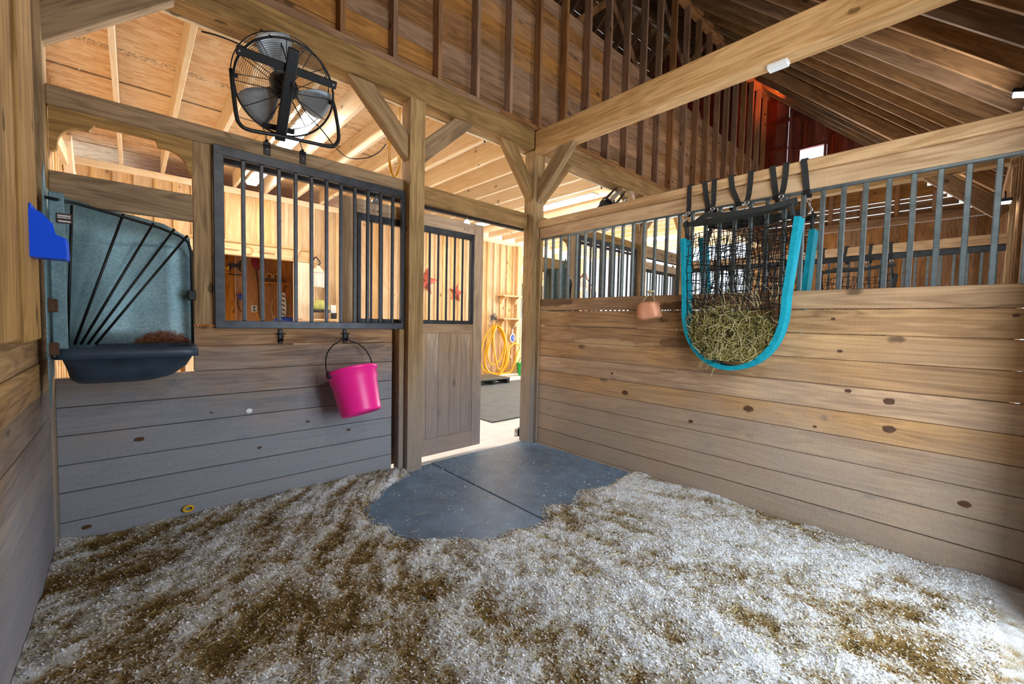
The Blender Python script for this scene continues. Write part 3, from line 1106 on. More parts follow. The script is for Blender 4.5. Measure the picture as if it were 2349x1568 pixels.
me = np_mesh('bedding', vv, q)
set_tone(me, tone.reshape(-1))
bed = put('shavings_bedding', me, M['bedding'])
tag(bed, 'pale wood shavings raked over brown soiled bedding across the stall floor', 'bedding', kind='stuff')

# loose flakes on the surface
NF = 130000
fx = rng.uniform(XL + .01, -.01, NF * 2)
fy = rng.uniform(-3.4, -.02, NF * 2)
fd, fh, ft = bed_fields(fx, fy)
ok = (fd > .0) | (rng.random(NF * 2) < .02)
keepn = np.nonzero(ok)[0][:NF]
fx, fy, fh, ft = fx[keepn], fy[keepn], np.maximum(fh[keepn], .009), ft[keepn]
n = len(fx)
L = rng.uniform(.0025, .006, n)
Wd = rng.uniform(.0015, .0035, n)
th = rng.uniform(0, 2 * np.pi, n)
tl = rng.uniform(-.7, .7, n)
ca, sa = np.cos(th), np.sin(th)
ux, uy, uz = ca * np.cos(tl), sa * np.cos(tl), np.sin(tl)
wx, wy = -sa, ca
zz = fh + rng.uniform(0, .005, n)
corn = []
for a, b in ((-1, -1), (1, -1), (1, 1), (-1, 1)):
    corn.append(np.stack([fx + a * L * ux + b * Wd * wx, fy + a * L * uy + b * Wd * wy, zz + a * L * uz + b * Wd * rng.uniform(-.6, .6, n)], -1))
fv = np.stack(corn, 1).reshape(-1, 3)
fq = np.arange(n * 4).reshape(n, 4)
me = np_mesh('flakes', fv, fq, False)
tn = np.clip(ft * .85 + rng.normal(.08, .30, n), 0, 1)
set_tone(me, np.repeat(tn, 4))
fo = put('loose_flakes', me, M['flake'], bed)
fo['kind'] = 'stuff'


def straw_mesh(pts_list, radius, tones):
    V, F, T = [], [], []
    for pts, t in zip(pts_list, tones):
        b = len(V)
        tube_into(V, F, pts, radius * random.uniform(.6, 1.2), 3, False, False)
        T += [t] * (len(V) - b)
    me = me_from('straw', V, F, True)
    set_tone(me, T)
    return me


def bed_h(x, y):
    a, b, c = bed_fields(np.array([x]), np.array([y]))
    return float(a[0]), float(b[0])


pl, tn = [], []
cx = rng.uniform(XL + .05, -.05, 2600)
cy = rng.uniform(-3.0, -.05, 2600)
cd, ch, ct = bed_fields(cx, cy)
for x, y, dd, hh in zip(cx, cy, cd, ch):
    if dd < 0.0 and random.random() < .93: continue
    a = random.uniform(0, 6.28)
    l = random.uniform(.02, .075) * random.choice([.6, 1, 1, 1.5])
    c = random.uniform(-.4, .4)
    pts = []
    for k in range(4):
        t = k / 3 - .5
        aa = a + c * t
        pts.append(Vector((min(max(x + l * t * math.cos(aa), XL + .01), -.01), min(y + l * t * math.sin(aa), -.01), max(hh, .01) + .007 + .006 * random.random() + abs(t) * .005)))
    pl.append(pts)
    tn.append(random.uniform(.1, .95))
so = put('hay_wisps', straw_mesh(pl, .0013, tn), M['hay'], bed)
so['kind'] = 'stuff'

# ================================================================== STALL FRONT FITTINGS
def grille(ox, label):
    g = empty('stall_grille', (ox - 2.17, -.02, 1.22), label=label, cat='grille', group='steel window grilles in the stall fronts')
    x0, x1 = -.655, .655
    for a, b in (((x0, 0), (x0 + .055, 1.145)), ((x1 - .03, 0), (x1, 1.145))):
        box('frame_side', (a[0], -.02, a[1]), (b[0], .02, b[1]), M['steel'], g, bev=.003)
    for a, b in ((0, .05), (1.085, 1.145)):
        box('frame_rail', (x0, -.021, a), (x1, .021, b), M['steel'], g, axis=0, bev=.003)
    for k in range(11):
        xx = -2.664 + .1044 * k + 2.17
        box('bar', (xx - .0115, -.0115, .05), (xx + .0115, .0115, 1.085), M['steel'], g, bev=.003)
    return g


grille(0.0, 'black steel window grille left of the mid post, above the pink bucket')
grille(PITCH, 'black steel window grille of the next stall, seen through the bars')


def stall_door(name, ox, slide):
    """sliding plank door on the aisle side; origin at its bottom left corner"""
    w, hgt = 1.41, 2.235
    dr = empty(name, (ox - 1.98 + slide, .12, .03), kind='structure')
    t = (-.02, .02)
    for a, b in (((0, 0), (.115, hgt)), ((w - .115, 0), (w, hgt))):
        box('stile', (a[0], t[0], a[1]), (b[0], t[1], b[1]), M['door'], dr)
    for z0, z1 in ((0, .16), (1.15, 1.235), (2.125, hgt)):
        box('rail', (.116, t[0], z0), (w - .116, t[1], z1), M['door'], dr, axis=0)
    n = 9
    for k in range(n):
        a = .117 + (w - .234) * k / n
        box('panel_board', (a + .001, -.008, .155), (a + (w - .234) / n - .001, .012, 1.155), M['door'], dr, axis=2, bev=.003)
    box('panel_bead', (w - .14, -.015, .16), (w - .116, -.005, 1.15), M['door'], dr, axis=2)
    for a, b in (((.116, 1.236), (.15, 2.124)), ((w - .15, 1.236), (w - .116, 2.124))):
        box('grille_side', (a[0], -.024, a[1]), (b[0], .024, b[1]), M['steel'], dr)
    for z0, z1 in ((1.236, 1.272), (2.07, 2.124)):
        box('grille_rail', (.116, -.025, z0), (w - .116, .025, z1), M['steel'], dr, axis=0)
    for k in range(11):
        xx = .15 + (w - .3) * (k + 1) / 12
        box('bar', (xx - .009, -.009, 1.27), (xx + .009, .009, 2.075), M['steel'], dr, bev=.003)
    for xx in (.27, w - .22):
        h = empty('hanger', (xx, 0, hgt), (0, 0, 0))
        h.parent = dr
        put('plate', prism_me([(-.045, -.02), (.045, -.02), (.03, .012), (.008, .03), (-.008, .03), (-.03, .012)], .012), M['chrome'], h, (0, -.027, 0))
        tube('stem', [(0, -.027, .0), (0, -.027, .05)], .007, M['chrome'], h)
        for dx in (-.02, .02):
            put('bolt', sphere_me(.009, sub=1), M['chrome'], h, (dx, -.028, -.075))
    return dr


d1 = stall_door('door_1', 0.0, 0.0)
d2 = stall_door('door_2', PITCH, .62)
for ox in (0.0, PITCH):
    tr = put('door_track', box_me(3.0, .05, .05, .004), M['steel'], None, (ox - 1.42, .135, 2.332))
    tag(tr, 'dark steel sliding door track under the lintel of the ' + ('open stall door' if ox == 0 else 'next stall door'), 'track', 'door tracks along the stall fronts')
# lower roller guide on the corner post
rgd = empty('roller_guide', onZ(.05, 1188, 990), label='small black roller guide low on the corner post beside the threshold', cat='door guide')
box('bracket', (-.005, -.02, -.05), (.055, .02, .045), M['black'], rgd)
put('roller', lathe_me([(0, -.045), (.02, -.045), (.02, .045), (0, .045)], 14), M['chrome'], rgd, (-.03, 0, 0))

# ---- hay rack in the corner
def hay_rack(ox, label):
    r = empty('hay_rack', (ox - 3.2, 0, 0), label=label, cat='hay rack', group='corner hay racks in the stall fronts')
    # back sheet: hugs the left wall, swings round and closes the feed opening
    plan = [(-.295, -.44), (-.290, -.26), (-.268, -.13), (-.215, -.04), (-.12, .035), (.0, .055), (.14, .055), (.262, .04)]
    zt = [1.868, 1.872, 1.885, 1.89, 1.885, 1.87, 1.845, 1.775]
    V, F = [], []
    rows = 6
    for (x, y), z in zip(plan, zt):
        for k in range(rows + 1):
            t = k / rows
            V.append((x, y - .02 * (1 - t), 1.085 + (z - 1.085) * t))
    m_ = len(plan)
    for i in range(m_ - 1):
        for k in range(rows):
            a = i * (rows + 1) + k
            F.append((a, a + rows + 1, a + rows + 2, a + 1))
    me = me_from('sheet', V, F, True)
    o = put('back_sheet', me, M['galv'], r)
    so_ = o.modifiers.new('s', 'SOLIDIFY')
    so_.thickness = .003
    # left flange on the wall with pointed top and tail
    fl = [(-.44, .99), (-.40, .86), (-.345, .99), (-.27, 1.0), (-.27, 1.86), (-.36, 1.87), (-.415, 1.97), (-.455, 1.86)]
    put('side_flange', prism_me(fl, .004, 'yz'), M['galv'], r, (-.295, 0, 0))
    box('face_strip', (-.285, -.40, 1.09), (-.235, -.385, 1.85), M['galv'], r, axis=2)
    tube('top_bar', [(-.29, -.42, 1.815), (-.20, -.36, 1.818), (-.03, -.26, 1.80), (.11, -.16, 1.785), (.20, -.09, 1.765), (.245, -.05, 1.74), (.262, -.03, 1.68), (.262, -.03, 1.12)], .0075, M['black'], r)
    tops = [(165, 470, .34), (283, 490, .26), (352, 512, .17), (400, 525, .11), (430, 540, .06)]
    bots = [(155, 790), (171, 790), (185, 790), (201, 790), (219, 790)]
    for (u, v, yy), (u2, v2) in zip(tops, bots):
        a, b = onY(-yy, u, v), onY(-.22, u2, v2)
        a.x += 3.2
        b.x += 3.2
        tube('rod', [a, a.lerp(b, .5), b], .006, M['black'], r)
    # trough
    t = empty('feed_trough', (0, 0, 0))
    t.parent = r
    n = 28
    def loop(sx, sy, cx, cy, z, p=6.0):
        out = []
        for k in range(n):
            a = 2 * math.pi * k / n
            c, s = math.cos(a), math.sin(a)
            out.append(Vector((cx + sx * math.copysign(abs(c) ** (2 / p), c), cy + sy * math.copysign(abs(s) ** (2 / p), s), z)))
        return out
    rings = [loop(.255, .195, -.014, -.21, 1.128, 9), loop(.272, .212, -.014, -.21, 1.130, 9), loop(.276, .216, -.014, -.21, 1.078, 9), loop(.250, .19, -.014, -.21, 1.076, 8),
             loop(.232, .175, -.02, -.20, 1.02, 5), loop(.20, .15, -.045, -.19, .968, 4), loop(.15, .11, -.07, -.19, .945, 4), loop(.18, .14, -.03, -.19, .98), loop(.245, .185, -.012, -.21, 1.10)]
    V = [p for rg in rings for p in rg]
    F = []
    for i in range(len(rings)):
        j = (i + 1) % len(rings)
        if i in (6,): pass
        for k in range(n):
            k2 = (k + 1) % n
            F.append((i * n + k, i * n + k2, j * n + k2, j * n + k))
    F.append(tuple(6 * n + k for k in range(n)))
    F.append(tuple(7 * n + k for k in range(n)))
    F = [f for f in F if not (len(f) == 4 and f[0] // n == 6)]
    put('trough_shell', me_from('trough', V, F, True), M['trough'], t)
    for px_, zz_ in ((.262, 1.42), (-.28, 1.33), (-.28, 1.13)):
        box('clip', (px_ - .02, -.05 if px_ > 0 else -.43, zz_ - .03), (px_ + .018, -.01 if px_ > 0 else -.41, zz_ + .03), M['knot'] if px_ < 0 else M['black'], r)
    return r


rack = hay_rack(0.0, 'galvanized corner hay rack with rusty sheet and black trough beside the left wall')
# maker's sticker: maroon plate with pale printed rows, too small to read
st = empty('sticker', (0, 0, 0))
st.parent = rack
pc = onY(-.385, 149, 503)
cx, cz = pc.x + 3.2, pc.z
box('sticker_plate', (cx - .024, -.408, cz - .023), (cx + .024, -.406, cz + .023), M['sticker'], st)
for k in range(9):
    xx = cx - .02 + k * .0047
    for zz_, hh in ((cz + .012, .008), (cz + .003, .005)):
        put('print_mark', box_me(.0035, .0008, hh * random.uniform(.7, 1.1), 0), M['white'], st, (xx, -.4085, zz_))
put('print_stripe', box_me(.04, .0008, .006, 0), M['white'], st, (cx, -.4085, cz - .013))
rack2 = hay_rack(PITCH, 'galvanized corner hay rack of the next stall, behind the partition bars')

# ---- blue mineral brick holder on the left wall
bh = empty('salt_holder', (-3.468, -1.0, 1.49), label='bright blue plastic mineral block holder screwed to the left wall boards', cat='block holder')
outl = [(-.0, .0), (.085, .0), (.088, .018), (.084, .075), (.06, .085), (.052, .10), (.046, .135), (.030, .155), (.014, .165), (.0, .168)]
for yy in (-.05, .05):
    put('side_panel', prism_me(outl, .005, 'xz'), M['blue'], bh, (0, yy, 0))
box('back_plate', (0, -.05, 0), (.006, .05, .185), M['blue'], bh)
box('front_lip', (.08, -.05, .0), (.087, .05, .075), M['blue'], bh)
box('tray', (.0, -.05, 0), (.085, .05, .006), M['blue'], bh)

# ---- bucket hooks and pink bucket
def hook(x, z, label):
    h = empty('bucket_hook', (x, 0, z), label=label, cat='hook', group='iron hooks under the grille')
    box('hook_plate', (-.014, -.012, -.05), (.014, -.001, .05), M['black'], h)
    tube('hook_arm', [(0, -.01, -.02), (0, -.045, -.035), (0, -.062, -.02), (0, -.06, .01)], .007, M['black'], h)
    tube('crossbar', [(-.03, -.022, .018), (.03, -.022, .018)], .0045, M['black'], h)
    return h


hook(-2.447, 1.165, 'iron bucket hook under the grille with nothing on it')
hook(-2.0, 1.165, 'iron bucket hook that holds the pink bucket')
bk = empty('bucket', (-2.02, -.20, .915), label='hot pink plastic bucket hanging tilted from an iron hook', cat='bucket')
bk.rotation_euler = (math.radians(-20), math.radians(-2.5), math.radians(8))
bk.scale = (1.06, 1.06, 1.06)
R0 = .168
prof = [(0, -.295), (.116, -.295), (.124, -.305), (.130, -.302), (.134, -.285), (.150, -.085), (.158, -.075), (.160, -.02), (.168, -.016), (.174, -.006), (.172, .004), (.163, .006), (.158, -.002), (.150, -.05), (.128, -.28), (.115, -.29), (0, -.29)]
put('bucket_body', lathe_me(prof, 48), M['pink'], bk)
sm_ = box('seam', (.146, -.005, -.14), (.160, .005, -.08), M['pink'], bk)
sm_.matrix_local = Matrix.Rotation(math.radians(-62), 4, 'Z') @ sm_.matrix_local
hp = []
for k in range(25):
    a = math.pi * k / 24
    hp.append(Vector((-.172 * math.cos(a) + .03 * math.sin(a), .01 + .05 * math.sin(a), .235 * math.sin(a) ** .75 + (.018 if abs(k - 12) < 2 else 0))))
hb = tube('handle', hp, .0042, M['black'], bk)
for sx in (-1, 1):
    put('handle_ear', box_me(.018, .03, .045, .004), M['pink'] if sx > 0 else M['black'], bk, (sx * .17, .0, -.01))

# ---- white disc and yellow ring painted for light through knot holes, no hole cut
kh = empty('knothole_light', onY(-.004, 571, 942), label='small white disc for light through a knot hole left of the bucket', cat='plug')
put('light_disc', sphere_me(.022, 1, .25, .85), M['white'], kh)
yr = empty('knothole_glow_ring', onY(-.012, 432, 1170) + Vector((0, 0, .012)), label='small yellow ring for light in a knot hole near the bedding', cat='ring')
pts = [(0.024 * math.cos(a), -.004, .017 * math.sin(a)) for a in [2 * math.pi * k / 20 for k in range(20)]]
tube('ring_band', pts, .006, M['yellow'], yr, closed=True)

# ---- brackets bent over the header
for (u, lab) in ((613, 'black steel bracket over the header, left one under the fan'), (695, 'black steel bracket over the header, right one under the fan')):
    xx = onY(-.015, u, 345).x
    b_ = empty('header_bracket', (xx, 0, 2.468), label=lab, cat='bracket', group='steel brackets on the header')
    box('bracket_face', (-.021, -.016, -.085), (.021, -.0105, .004), M['black'], b_)
    box('bracket_top', (-.021, -.016, .0005), (.021, .05, .0055), M['black'], b_)
    put('bolt', sphere_me(.008, 1, .6, 1, 1), M['chrome'], b_, (0, -.018, -.045))

# ---- the big fan
FN = Vector((0, -math.cos(math.radians(40)), -math.sin(math.radians(40))))
_fp = [onp(FN, FN.dot(CAM + (Vector((-2.415, .015, 2.885)) - CAM) * .945), u, v) for u, v in ((530, 190), (765, 205), (650, 86), (652, 303))]
FC = ((_fp[0] + _fp[1]) / 2 + (_fp[2] + _fp[3]) / 2) / 2


def make_fan(label):
    f = empty('drum_fan', FC, label=label, cat='fan', group='black barn fans above the stall fronts')
    # local frame of the head: ex = X, ey = up along the face, ez = FN
    ex = Vector((1, 0, 0))
    ey = FN.cross(ex).normalized() * -1
    if ey.z < 0: ey = -ey
    def L(a, b, c): return ex * a + ey * b + FN * c
    R = ((_fp[0] - _fp[1]).length + (_fp[2] - _fp[3]).length) / 4 - .008
    dbar = FN.dot(FC) + .125
    def PX(u, v, d=0.0): return onp(FN, dbar + d, u, v) - FC
    V, F = [], []
    def ring(r, c, t=.0022, seg=4, n=56):
        tube_into(V, F, [L(r * math.cos(2 * math.pi * k / n), r * math.sin(2 * math.pi * k / n), c) for k in range(n)], t, seg, True)
    for side, c0 in ((1, .06), (-1, -.06)):
        for k in range(22):
            r = .05 + (R - .05) * k / 22
            ring(r, side * (.06 + .03 * (1 - (r / R) ** 2)), .0012, 3)
        for k in range(12):
            a = 2 * math.pi * (k + .3) / 12
            tube_into(V, F, [L(r * math.cos(a), r * math.sin(a), side * (.063 + .03 * (1 - (r / R) ** 2))) for r in np.linspace(.04, R, 6)], .0026, 4)
    g = put('guard', me_from('guard', V, F, True), M['wire'], f)
    g['kind'] = 'stuff'
    for c in (.06, -.06):
        n = 64
        tube('rim', [L((R + .003) * math.cos(2 * math.pi * k / n), (R + .003) * math.sin(2 * math.pi * k / n), c) for k in range(n)], .007 if c > 0 else .0035, M['black'], f, closed=True)
    # blades
    for b in range(3):
        a0 = math.radians(112 + 120 * b)
        V, F = [], []
        nr, na = 6, 5
        for i in range(nr + 1):
            r = .06 + .235 * i / nr
            wid = math.radians(20 + 22 * math.sin(math.pi * min(1, (i / nr) * .75 + .1)))
            for j in range(na + 1):
                s = j / na - .5
                a = a0 + wid * 1.3 * s
                V.append(L(r * math.cos(a), r * math.sin(a), -.01 + .06 * s))
        for i in range(nr):
            for j in range(na):
                q_ = i * (na + 1) + j
                F.append((q_, q_ + 1, q_ + na + 2, q_ + na + 1))
        o = put('blade', me_from('blade', V, F, True), M['blade'], f)
        md = o.modifiers.new('s', 'SOLIDIFY')
        md.thickness = .003
    # short chains up to the beam
    for sx in (-.12, .12):
        tube('hanger', [L(sx, R * .93, .085), Vector((sx, -.11 - FC.y, 3.13 - FC.z))], .005, M['black'], f)
    # motor
    V, F = [], []
    mt = lathe_me([(0, -.11), (.05, -.11), (.075, -.09), (.078, .03), (.06, .06), (0, .06)], 24)
    q_ = Vector((0, 0, 1)).rotation_difference(FN)
    o = put('motor', mt, M['black'], f)
    o.rotation_mode = 'QUATERNION'
    o.rotation_quaternion = q_
    # cross bars in front of the guard
    timber('cross_bar', PX(541, 113), PX(772, 197), .012, .048, M['black'], f, side=FN)
    timber('spine_bar', PX(675, 112, .02), PX(642, 322, .02), .02, .062, M['black'], f, side=FN)
    for u, v in ((549, 116), (764, 194)):
        put('bolt', sphere_me(.008, sub=1), M['chrome'], f, PX(u, v, .01))
    timber('foot_bar', PX(602, 286, -.06), PX(676, 303, -.06), .012, .036, M['black'], f, side=FN)
    # yoke: U-shaped tube hung from the rim
    yk = catmull([onY(FC.y - .02, u, v) - FC for u, v in ((530, 158), (534, 200), (542, 262), (550, 284), (572, 298), (640, 311), (700, 324), (752, 335), (768, 333), (777, 314), (770, 260), (762, 228))], 5)
    tube('yoke', yk, .0125, M['black'], f, 8)
    for p_ in (yk[2], yk[-3]):
        tube('pivot', [p_, p_ * .9], .014, M['black'], f)
    return f, L


fan, FL = make_fan('large black drum fan tilted over the header above the first window grille')
# ties and mains lead of the fan
for (u0, v0, u1, v1) in ((603, 292, 612, 322), (681, 312, 694, 345)):
    a, b = onY(-.03, u0, v0), onY(-.02, u1, v1)
    tube('tie_cord', [a - FC, (a + b) / 2 - FC + Vector((.005, 0, 0)), b - FC], .003, M['black'], fan)
    put('cord_knot', sphere_me(.012, sub=1), M['black'], fan, b - FC)
fan2 = copy_tree(fan)
for ch in list(fan2.children):
    if ch.name.startswith(('hanger', 'tie_cord', 'cord_knot')): bpy.data.objects.remove(ch)
fan2.location = (1.62, .16, 2.92)
fan2.rotation_euler = (0, 0, math.radians(48))
fan2['label'] = 'black drum fan of the next stall, seen edge-on above the partition rail'

# cables along the ceiling
def cable(name, px, y, r, mat, label, cat='cable'):
    pts = [onY(y, u, v) for u, v in px]
    o = tube(name, pts, r, mat)
    tag(o, label, cat)
    return o


tube('power_cord', [p - FC for p in catmull([onY(-.30, u, v) for u, v in ((640, 86), (655, 130))] + [onY(-.34, u, v) for u, v in ((672, 200), (700, 255), (740, 300), (770, 338))] + [onY(.08, u, v) for u, v in ((800, 362), (840, 362), (868, 350), (886, 330))])], .004, M['black'], fan)
o = tube('ceiling_cable', catmull([onZ(3.24, u, v) for u, v in ((462, 72), (500, 82), (545, 100), (600, 135))]), .006, M['black'])
tag(o, 'black cable stapled to the aisle joists left of the drum fan', 'cable')
o = tube('ceiling_cable', catmull([onZ(3.24, u, v) for u, v in ((870, 228), (930, 246), (985, 262), (1030, 278))]), .006, M['black'])
tag(o, 'black cable stapled under the aisle joists behind the mid post', 'cable')
yc = onY(.35, 905, 350)
pts = []
for k in range(60):
    a = 2 * math.pi * k / 20
    pts.append(Vector((yc.x + (.05 + .012 * math.sin(a * .37)) * math.cos(a), yc.y + .003 * (k // 20), yc.z + .22 * math.sin(a))))
o = tube('hanging_extension_lead', pts + [Vector((yc.x + .05, yc.y, 3.27))], .005, M['yellow'])
tag(o, 'coil of yellow extension cord hanging from the joists behind the mid post', 'cord')
cd = tube('conduit', catmull([onX(-3.735, u, v) for u, v in ((122, 105), (138, 150), (152, 190), (158, 215))]), .02, M['bar'])
tag(cd, 'grey conduit bundle on the pale end wall above the corner', 'conduit')
for i, ((u0, v0), (u1, v1), lab) in enumerate((((1084, 306), (1112, 320), 'iron peg under the joists right of the mid post brace'), ((1312, 392), (1335, 405), 'iron peg under the joists right of the corner post brace'), ((1358, 418), (1380, 428), 'iron peg under the joists above the far fan'))):
    a, b = onZ(3.2, u0, v0), onZ(3.2, u1, v1)
    pg = empty('ceiling_peg', a, label=lab, cat='peg', group='iron pegs under the aisle joists')
    tube('peg_rod', [(0, 0, .07), (0, 0, .0), b - a], .008, M['black'], pg)
    tube('peg_head', [b - a + Vector((0, 0, -.03)), b - a + Vector((0, 0, .03))], .010, M['black'], pg)

# ---- salt lick
sp = onX(-.075, 1487, 712)
sl = empty('salt_lick', sp, (math.radians(-7), 0, 0), label='peach coloured salt lick block hanging on a rope below the bars', cat='salt lick')
bm = bmesh.new()
bmesh.ops.create_cube(bm, size=1.0)
bmesh.ops.subdivide_edges(bm, edges=bm.edges[:], cuts=5, use_grid_fill=True)
for v in bm.verts:
    c = v.co * 2
    p = 3.4
    n_ = (abs(c.x) ** p + abs(c.y) ** p + abs(c.z) ** p) ** (1 / p)
    c = c / n_
    w_ = 1 + .06 * math.sin(5 * c.x + 2) * math.cos(4 * c.z) + .05 * math.sin(6 * c.y)
    v.co = Vector((c.x * .062, c.y * .096 * (1 - .14 * c.z), c.z * .072)) * w_
put('salt_block', bm_me(bm, 'salt', True), M['salt'], sl)
tp = onX(-.01, 1497, 668) - sp
for s in (-1, 1):
    tube('rope', [tp, tp.lerp(Vector((0, s * .062, .045)), .6) + Vector((0, s * .012, 0)), Vector((-.01, s * .066, .035)), Vector((-.02, s * .07, -.005))], .0038, M['rope'], sl)
pts = [tp + Vector((.012 + .03 * math.cos(a), .022 * math.sin(a), .004 * math.sin(3 * a))) for a in [2 * math.pi * k / 14 for k in range(14)]]
tube('rope_knot', pts, .007, M['rope'], sl, closed=True)
put('rope_tuft', sphere_me(.018, 1, 1.2, .9, 1), M['rope'], sl, tp)

# ---- hay nets
def hay_net(loc, rz, trim, label, ndrop, straps, hay=True, seed=1):
    """local frame: y along the wall, x out of the wall (negative = into the stall), z up; origin on the rail"""
    rd = random.Random(seed)
    n = empty('hay_net', loc, (0, 0, rz), label=label, cat='hay net', group='hay nets strapped over the partition rails')
    zt, zb, hw = -.30, -1.36, .325
    U = []
    for k in range(8): U.append((hw + .045 * (1 - k / 7), zt - .08 - .50 * k / 7))
    for k in range(1, 20):
        a = math.pi * k / 20
        U.append((hw * math.cos(a) * (1 + .03 * math.sin(a)), -.88 - .48 * math.sin(a) ** .85))
    for k in range(8): U.append((-hw - .03 * (k / 7), zt - .58 + .46 * k / 7))
    path = catmull([Vector((-.105, -a, b)) for a, b in U], 2)
    V, F = [], []
    rect_sweep_into(V, F, path, .11, .032, (1, 0, 0))
    put('trim_band', me_from('band', V, F), trim, n)
    V, F = [], []
    for i in range(5, len(path) - 4, 9):
        for dlt in (-.006, .0, .006):
            t = (path[i + 1] - path[i - 1]).normalized()
            c = path[i] + t * dlt
            nn = Vector((1, 0, 0)).cross(t)
            rect_sweep_into(V, F, [c + Vector((-.049, 0, 0)) + nn * -.0135, c + Vector((-.049, 0, 0)) + nn * .0135], .0025, .002, t)
    put('band_stitching', me_from('st', V, F), M['strap'], n)['kind'] = 'stuff'
    # netting, front and back sheets inside the U
    def half(z):
        if z > -.88: return hw
        s = min(1.0, (-.88 - z) / .47)
        return hw * math.sqrt(max(0, 1 - s ** 2.3))
    V, F = [], []
    def bulge(y, z):
        s = min(1, max(0, (-.45 - z) / .6))
        return .035 * s * max(0, 1 - (y / hw) ** 2)
    for sheet, x0 in ((0, -.15), (1, -.062)):
        for k in range(15):
            yy = -hw + 2 * hw * (k + .5) / 15
            pts = []
            for j in range(22):
                z = zt - .09 - (1.20 - .09) * j / 21
                if half(z) <= abs(yy) + .01 or z < -1.33: break
                pts.append(Vector((x0 - (bulge(yy, z) if sheet == 0 else 0) + rd.uniform(-.006, .006), yy + .016 * math.sin(z * 9 + k) + rd.uniform(-.009, .009), z)))
            if len(pts) > 2: tube_into(V, F, pts, .0031, 4, False, False)
        for j in range(23):
            z = zt - .10 - j * .046
            h_ = half(z)
            if h_ < .05: continue
            pts = []
            for k in range(16):
                yy = -h_ + 2 * h_ * k / 15
                pts.append(Vector((x0 - (bulge(yy, z) if sheet == 0 else 0) + rd.uniform(-.005, .005), yy, z + .016 * math.sin(yy * 14 + j * 2) + rd.uniform(-.009, .009))))
            tube_into(V, F, pts, .0031, 4, False, False)
    o = put('netting', me_from('net', V, F, True), M['cord'], n)
    o['kind'] = 'stuff'
    # mouth webbing, front lip sagging between its straps
    lip = catmull([Vector((-.15, -hw - .04, -.275)), Vector((-.175, -.22, -.30)), Vector((-.18, -.06, -.305)), Vector((-.18, .06, -.30)), Vector((-.18, .18, -.285)), Vector((-.17, .27, -.325)), Vector((-.15, hw + .03, -.315))], 5)
    ribbon('mouth_band', lip, .034, .008, (0, 0, 1), M['strap'], n)
    lip2 = catmull([Vector((-.06, -hw - .02, -.27)), Vector((-.055, 0, -.30)), Vector((-.06, hw, -.30))], 6)
    ribbon('mouth_band', lip2, .045, .008, (0, 0, 1), M['strap'], n)
    for s in (-1, 1):
        ribbon('corner_tab', [Vector((-.16, s * (hw + .01), -.30)), Vector((-.12, s * (hw + .015), -.36)), Vector((-.10, s * (hw + .02), -.43))], .05, .012, (1, 0, 0), M['strap'], n)
    # straps over the rail, each with a snap hook
    for i, (ya, yb) in enumerate(straps):
        s = empty('strap', (0, ya, 0))
        s.parent = n
        dy = yb - ya
        ribbon('webbing', [Vector((.05, -dy * .6 + .022, -.20)), Vector((.079, .012, -.09)), Vector((.084, 0, .003)), Vector((.06, 0, .012)), Vector((.0, 0, .012)), Vector((-.036, 0, .008)), Vector((-.04, dy * .15, -.08)), Vector((-.05, dy * .6, -.16)), Vector((-.07, dy, -.205))], .034, .004, (0, 1, 0), M['strap'], s)
        e = Vector((-.075, dy, -.205))
        box('buckle', (.040, -dy * .6 + .002, -.215), (.058, -dy * .6 + .042, -.185), M['black'], s)
        pts = [e + Vector((0, .013 * math.cos(a), .012 * math.sin(a) - .012)) for a in [2 * math.pi * k / 12 for k in range(12)]]
        tube('snap_ring', pts, .0035, M['chrome'], s, 6, True)
        tube('snap_hook', [e + Vector((0, 0, -.022)), e + Vector((-.015, .003, -.05)), e + Vector((-.045, .01, -.075)), e + Vector((-.075, .004, -.085)), e + Vector((-.08, -.008, -.07))], .0055, M['chrome'], s, 6)
    if hay:
        pl, tn = [], []
        for k in range(1900):
            z = -1.29 + .40 * rd.random() ** 1.3
            h_ = max(.03, half(z) - .015)
            yy = rd.uniform(-h_, h_)
            if z > -1.02 + .08 * math.cos((yy - .02) * 6) + rd.uniform(-.06, .05): continue
            xx = -.105 + rd.uniform(-.06, .05) - bulge(yy, z) * rd.random()
            if rd.random() < .35: xx = -.150 - bulge(yy, z) - rd.uniform(0, .012)
            a, b = rd.uniform(0, 6.28), rd.uniform(-.5, .5)
            l = rd.uniform(.04, .13)
            c = rd.uniform(-1.4, 1.4)
            pts = []
            for j in range(4):
                t = j / 3 - .5
                yq = yy + l * t * math.cos(a + c * t)
                zq = z + l * t * math.sin(a + c * t)
                hq = max(.02, half(zq) - .006)
                pts.append(Vector((max(-.20, min(-.045, xx + l * t * b * .4)), max(-hq, min(hq, yq)), max(-1.31, zq))))
            pl.append(pts)
            tn.append(min(1, max(0, rd.gauss(.62 - 1.1 * abs(yy - .03), .28))))
        for k in range(26):
            yy = rd.uniform(-.28, .28)
            z = -.93 + rd.uniform(-.06, .08)
            l = rd.uniform(.06, .17)
            a = rd.uniform(-.7, .7)
            pl.append([Vector((-.15, yy + l * t * math.sin(a + .5 * t), z + l * t * math.cos(a))) for t in (0, .35, .7, 1)])
            tn.append(.9)
        for k in range(6):
            yy = rd.uniform(-.05, .2)
            l = rd.uniform(.05, .13)
            pl.append([Vector((-.15, yy + .03 * t, -1.32 - l * t)) for t in (0, .4, .8, 1)])
            tn.append(.9)
        V, F = [], []
        o = put('hay', straw_mesh(pl, .0017, tn), M['hay'], n)
        o['kind'] = 'stuff'
        # dense core of the hay
        core = sphere_me(1.0, .042, .29, .17, 3)
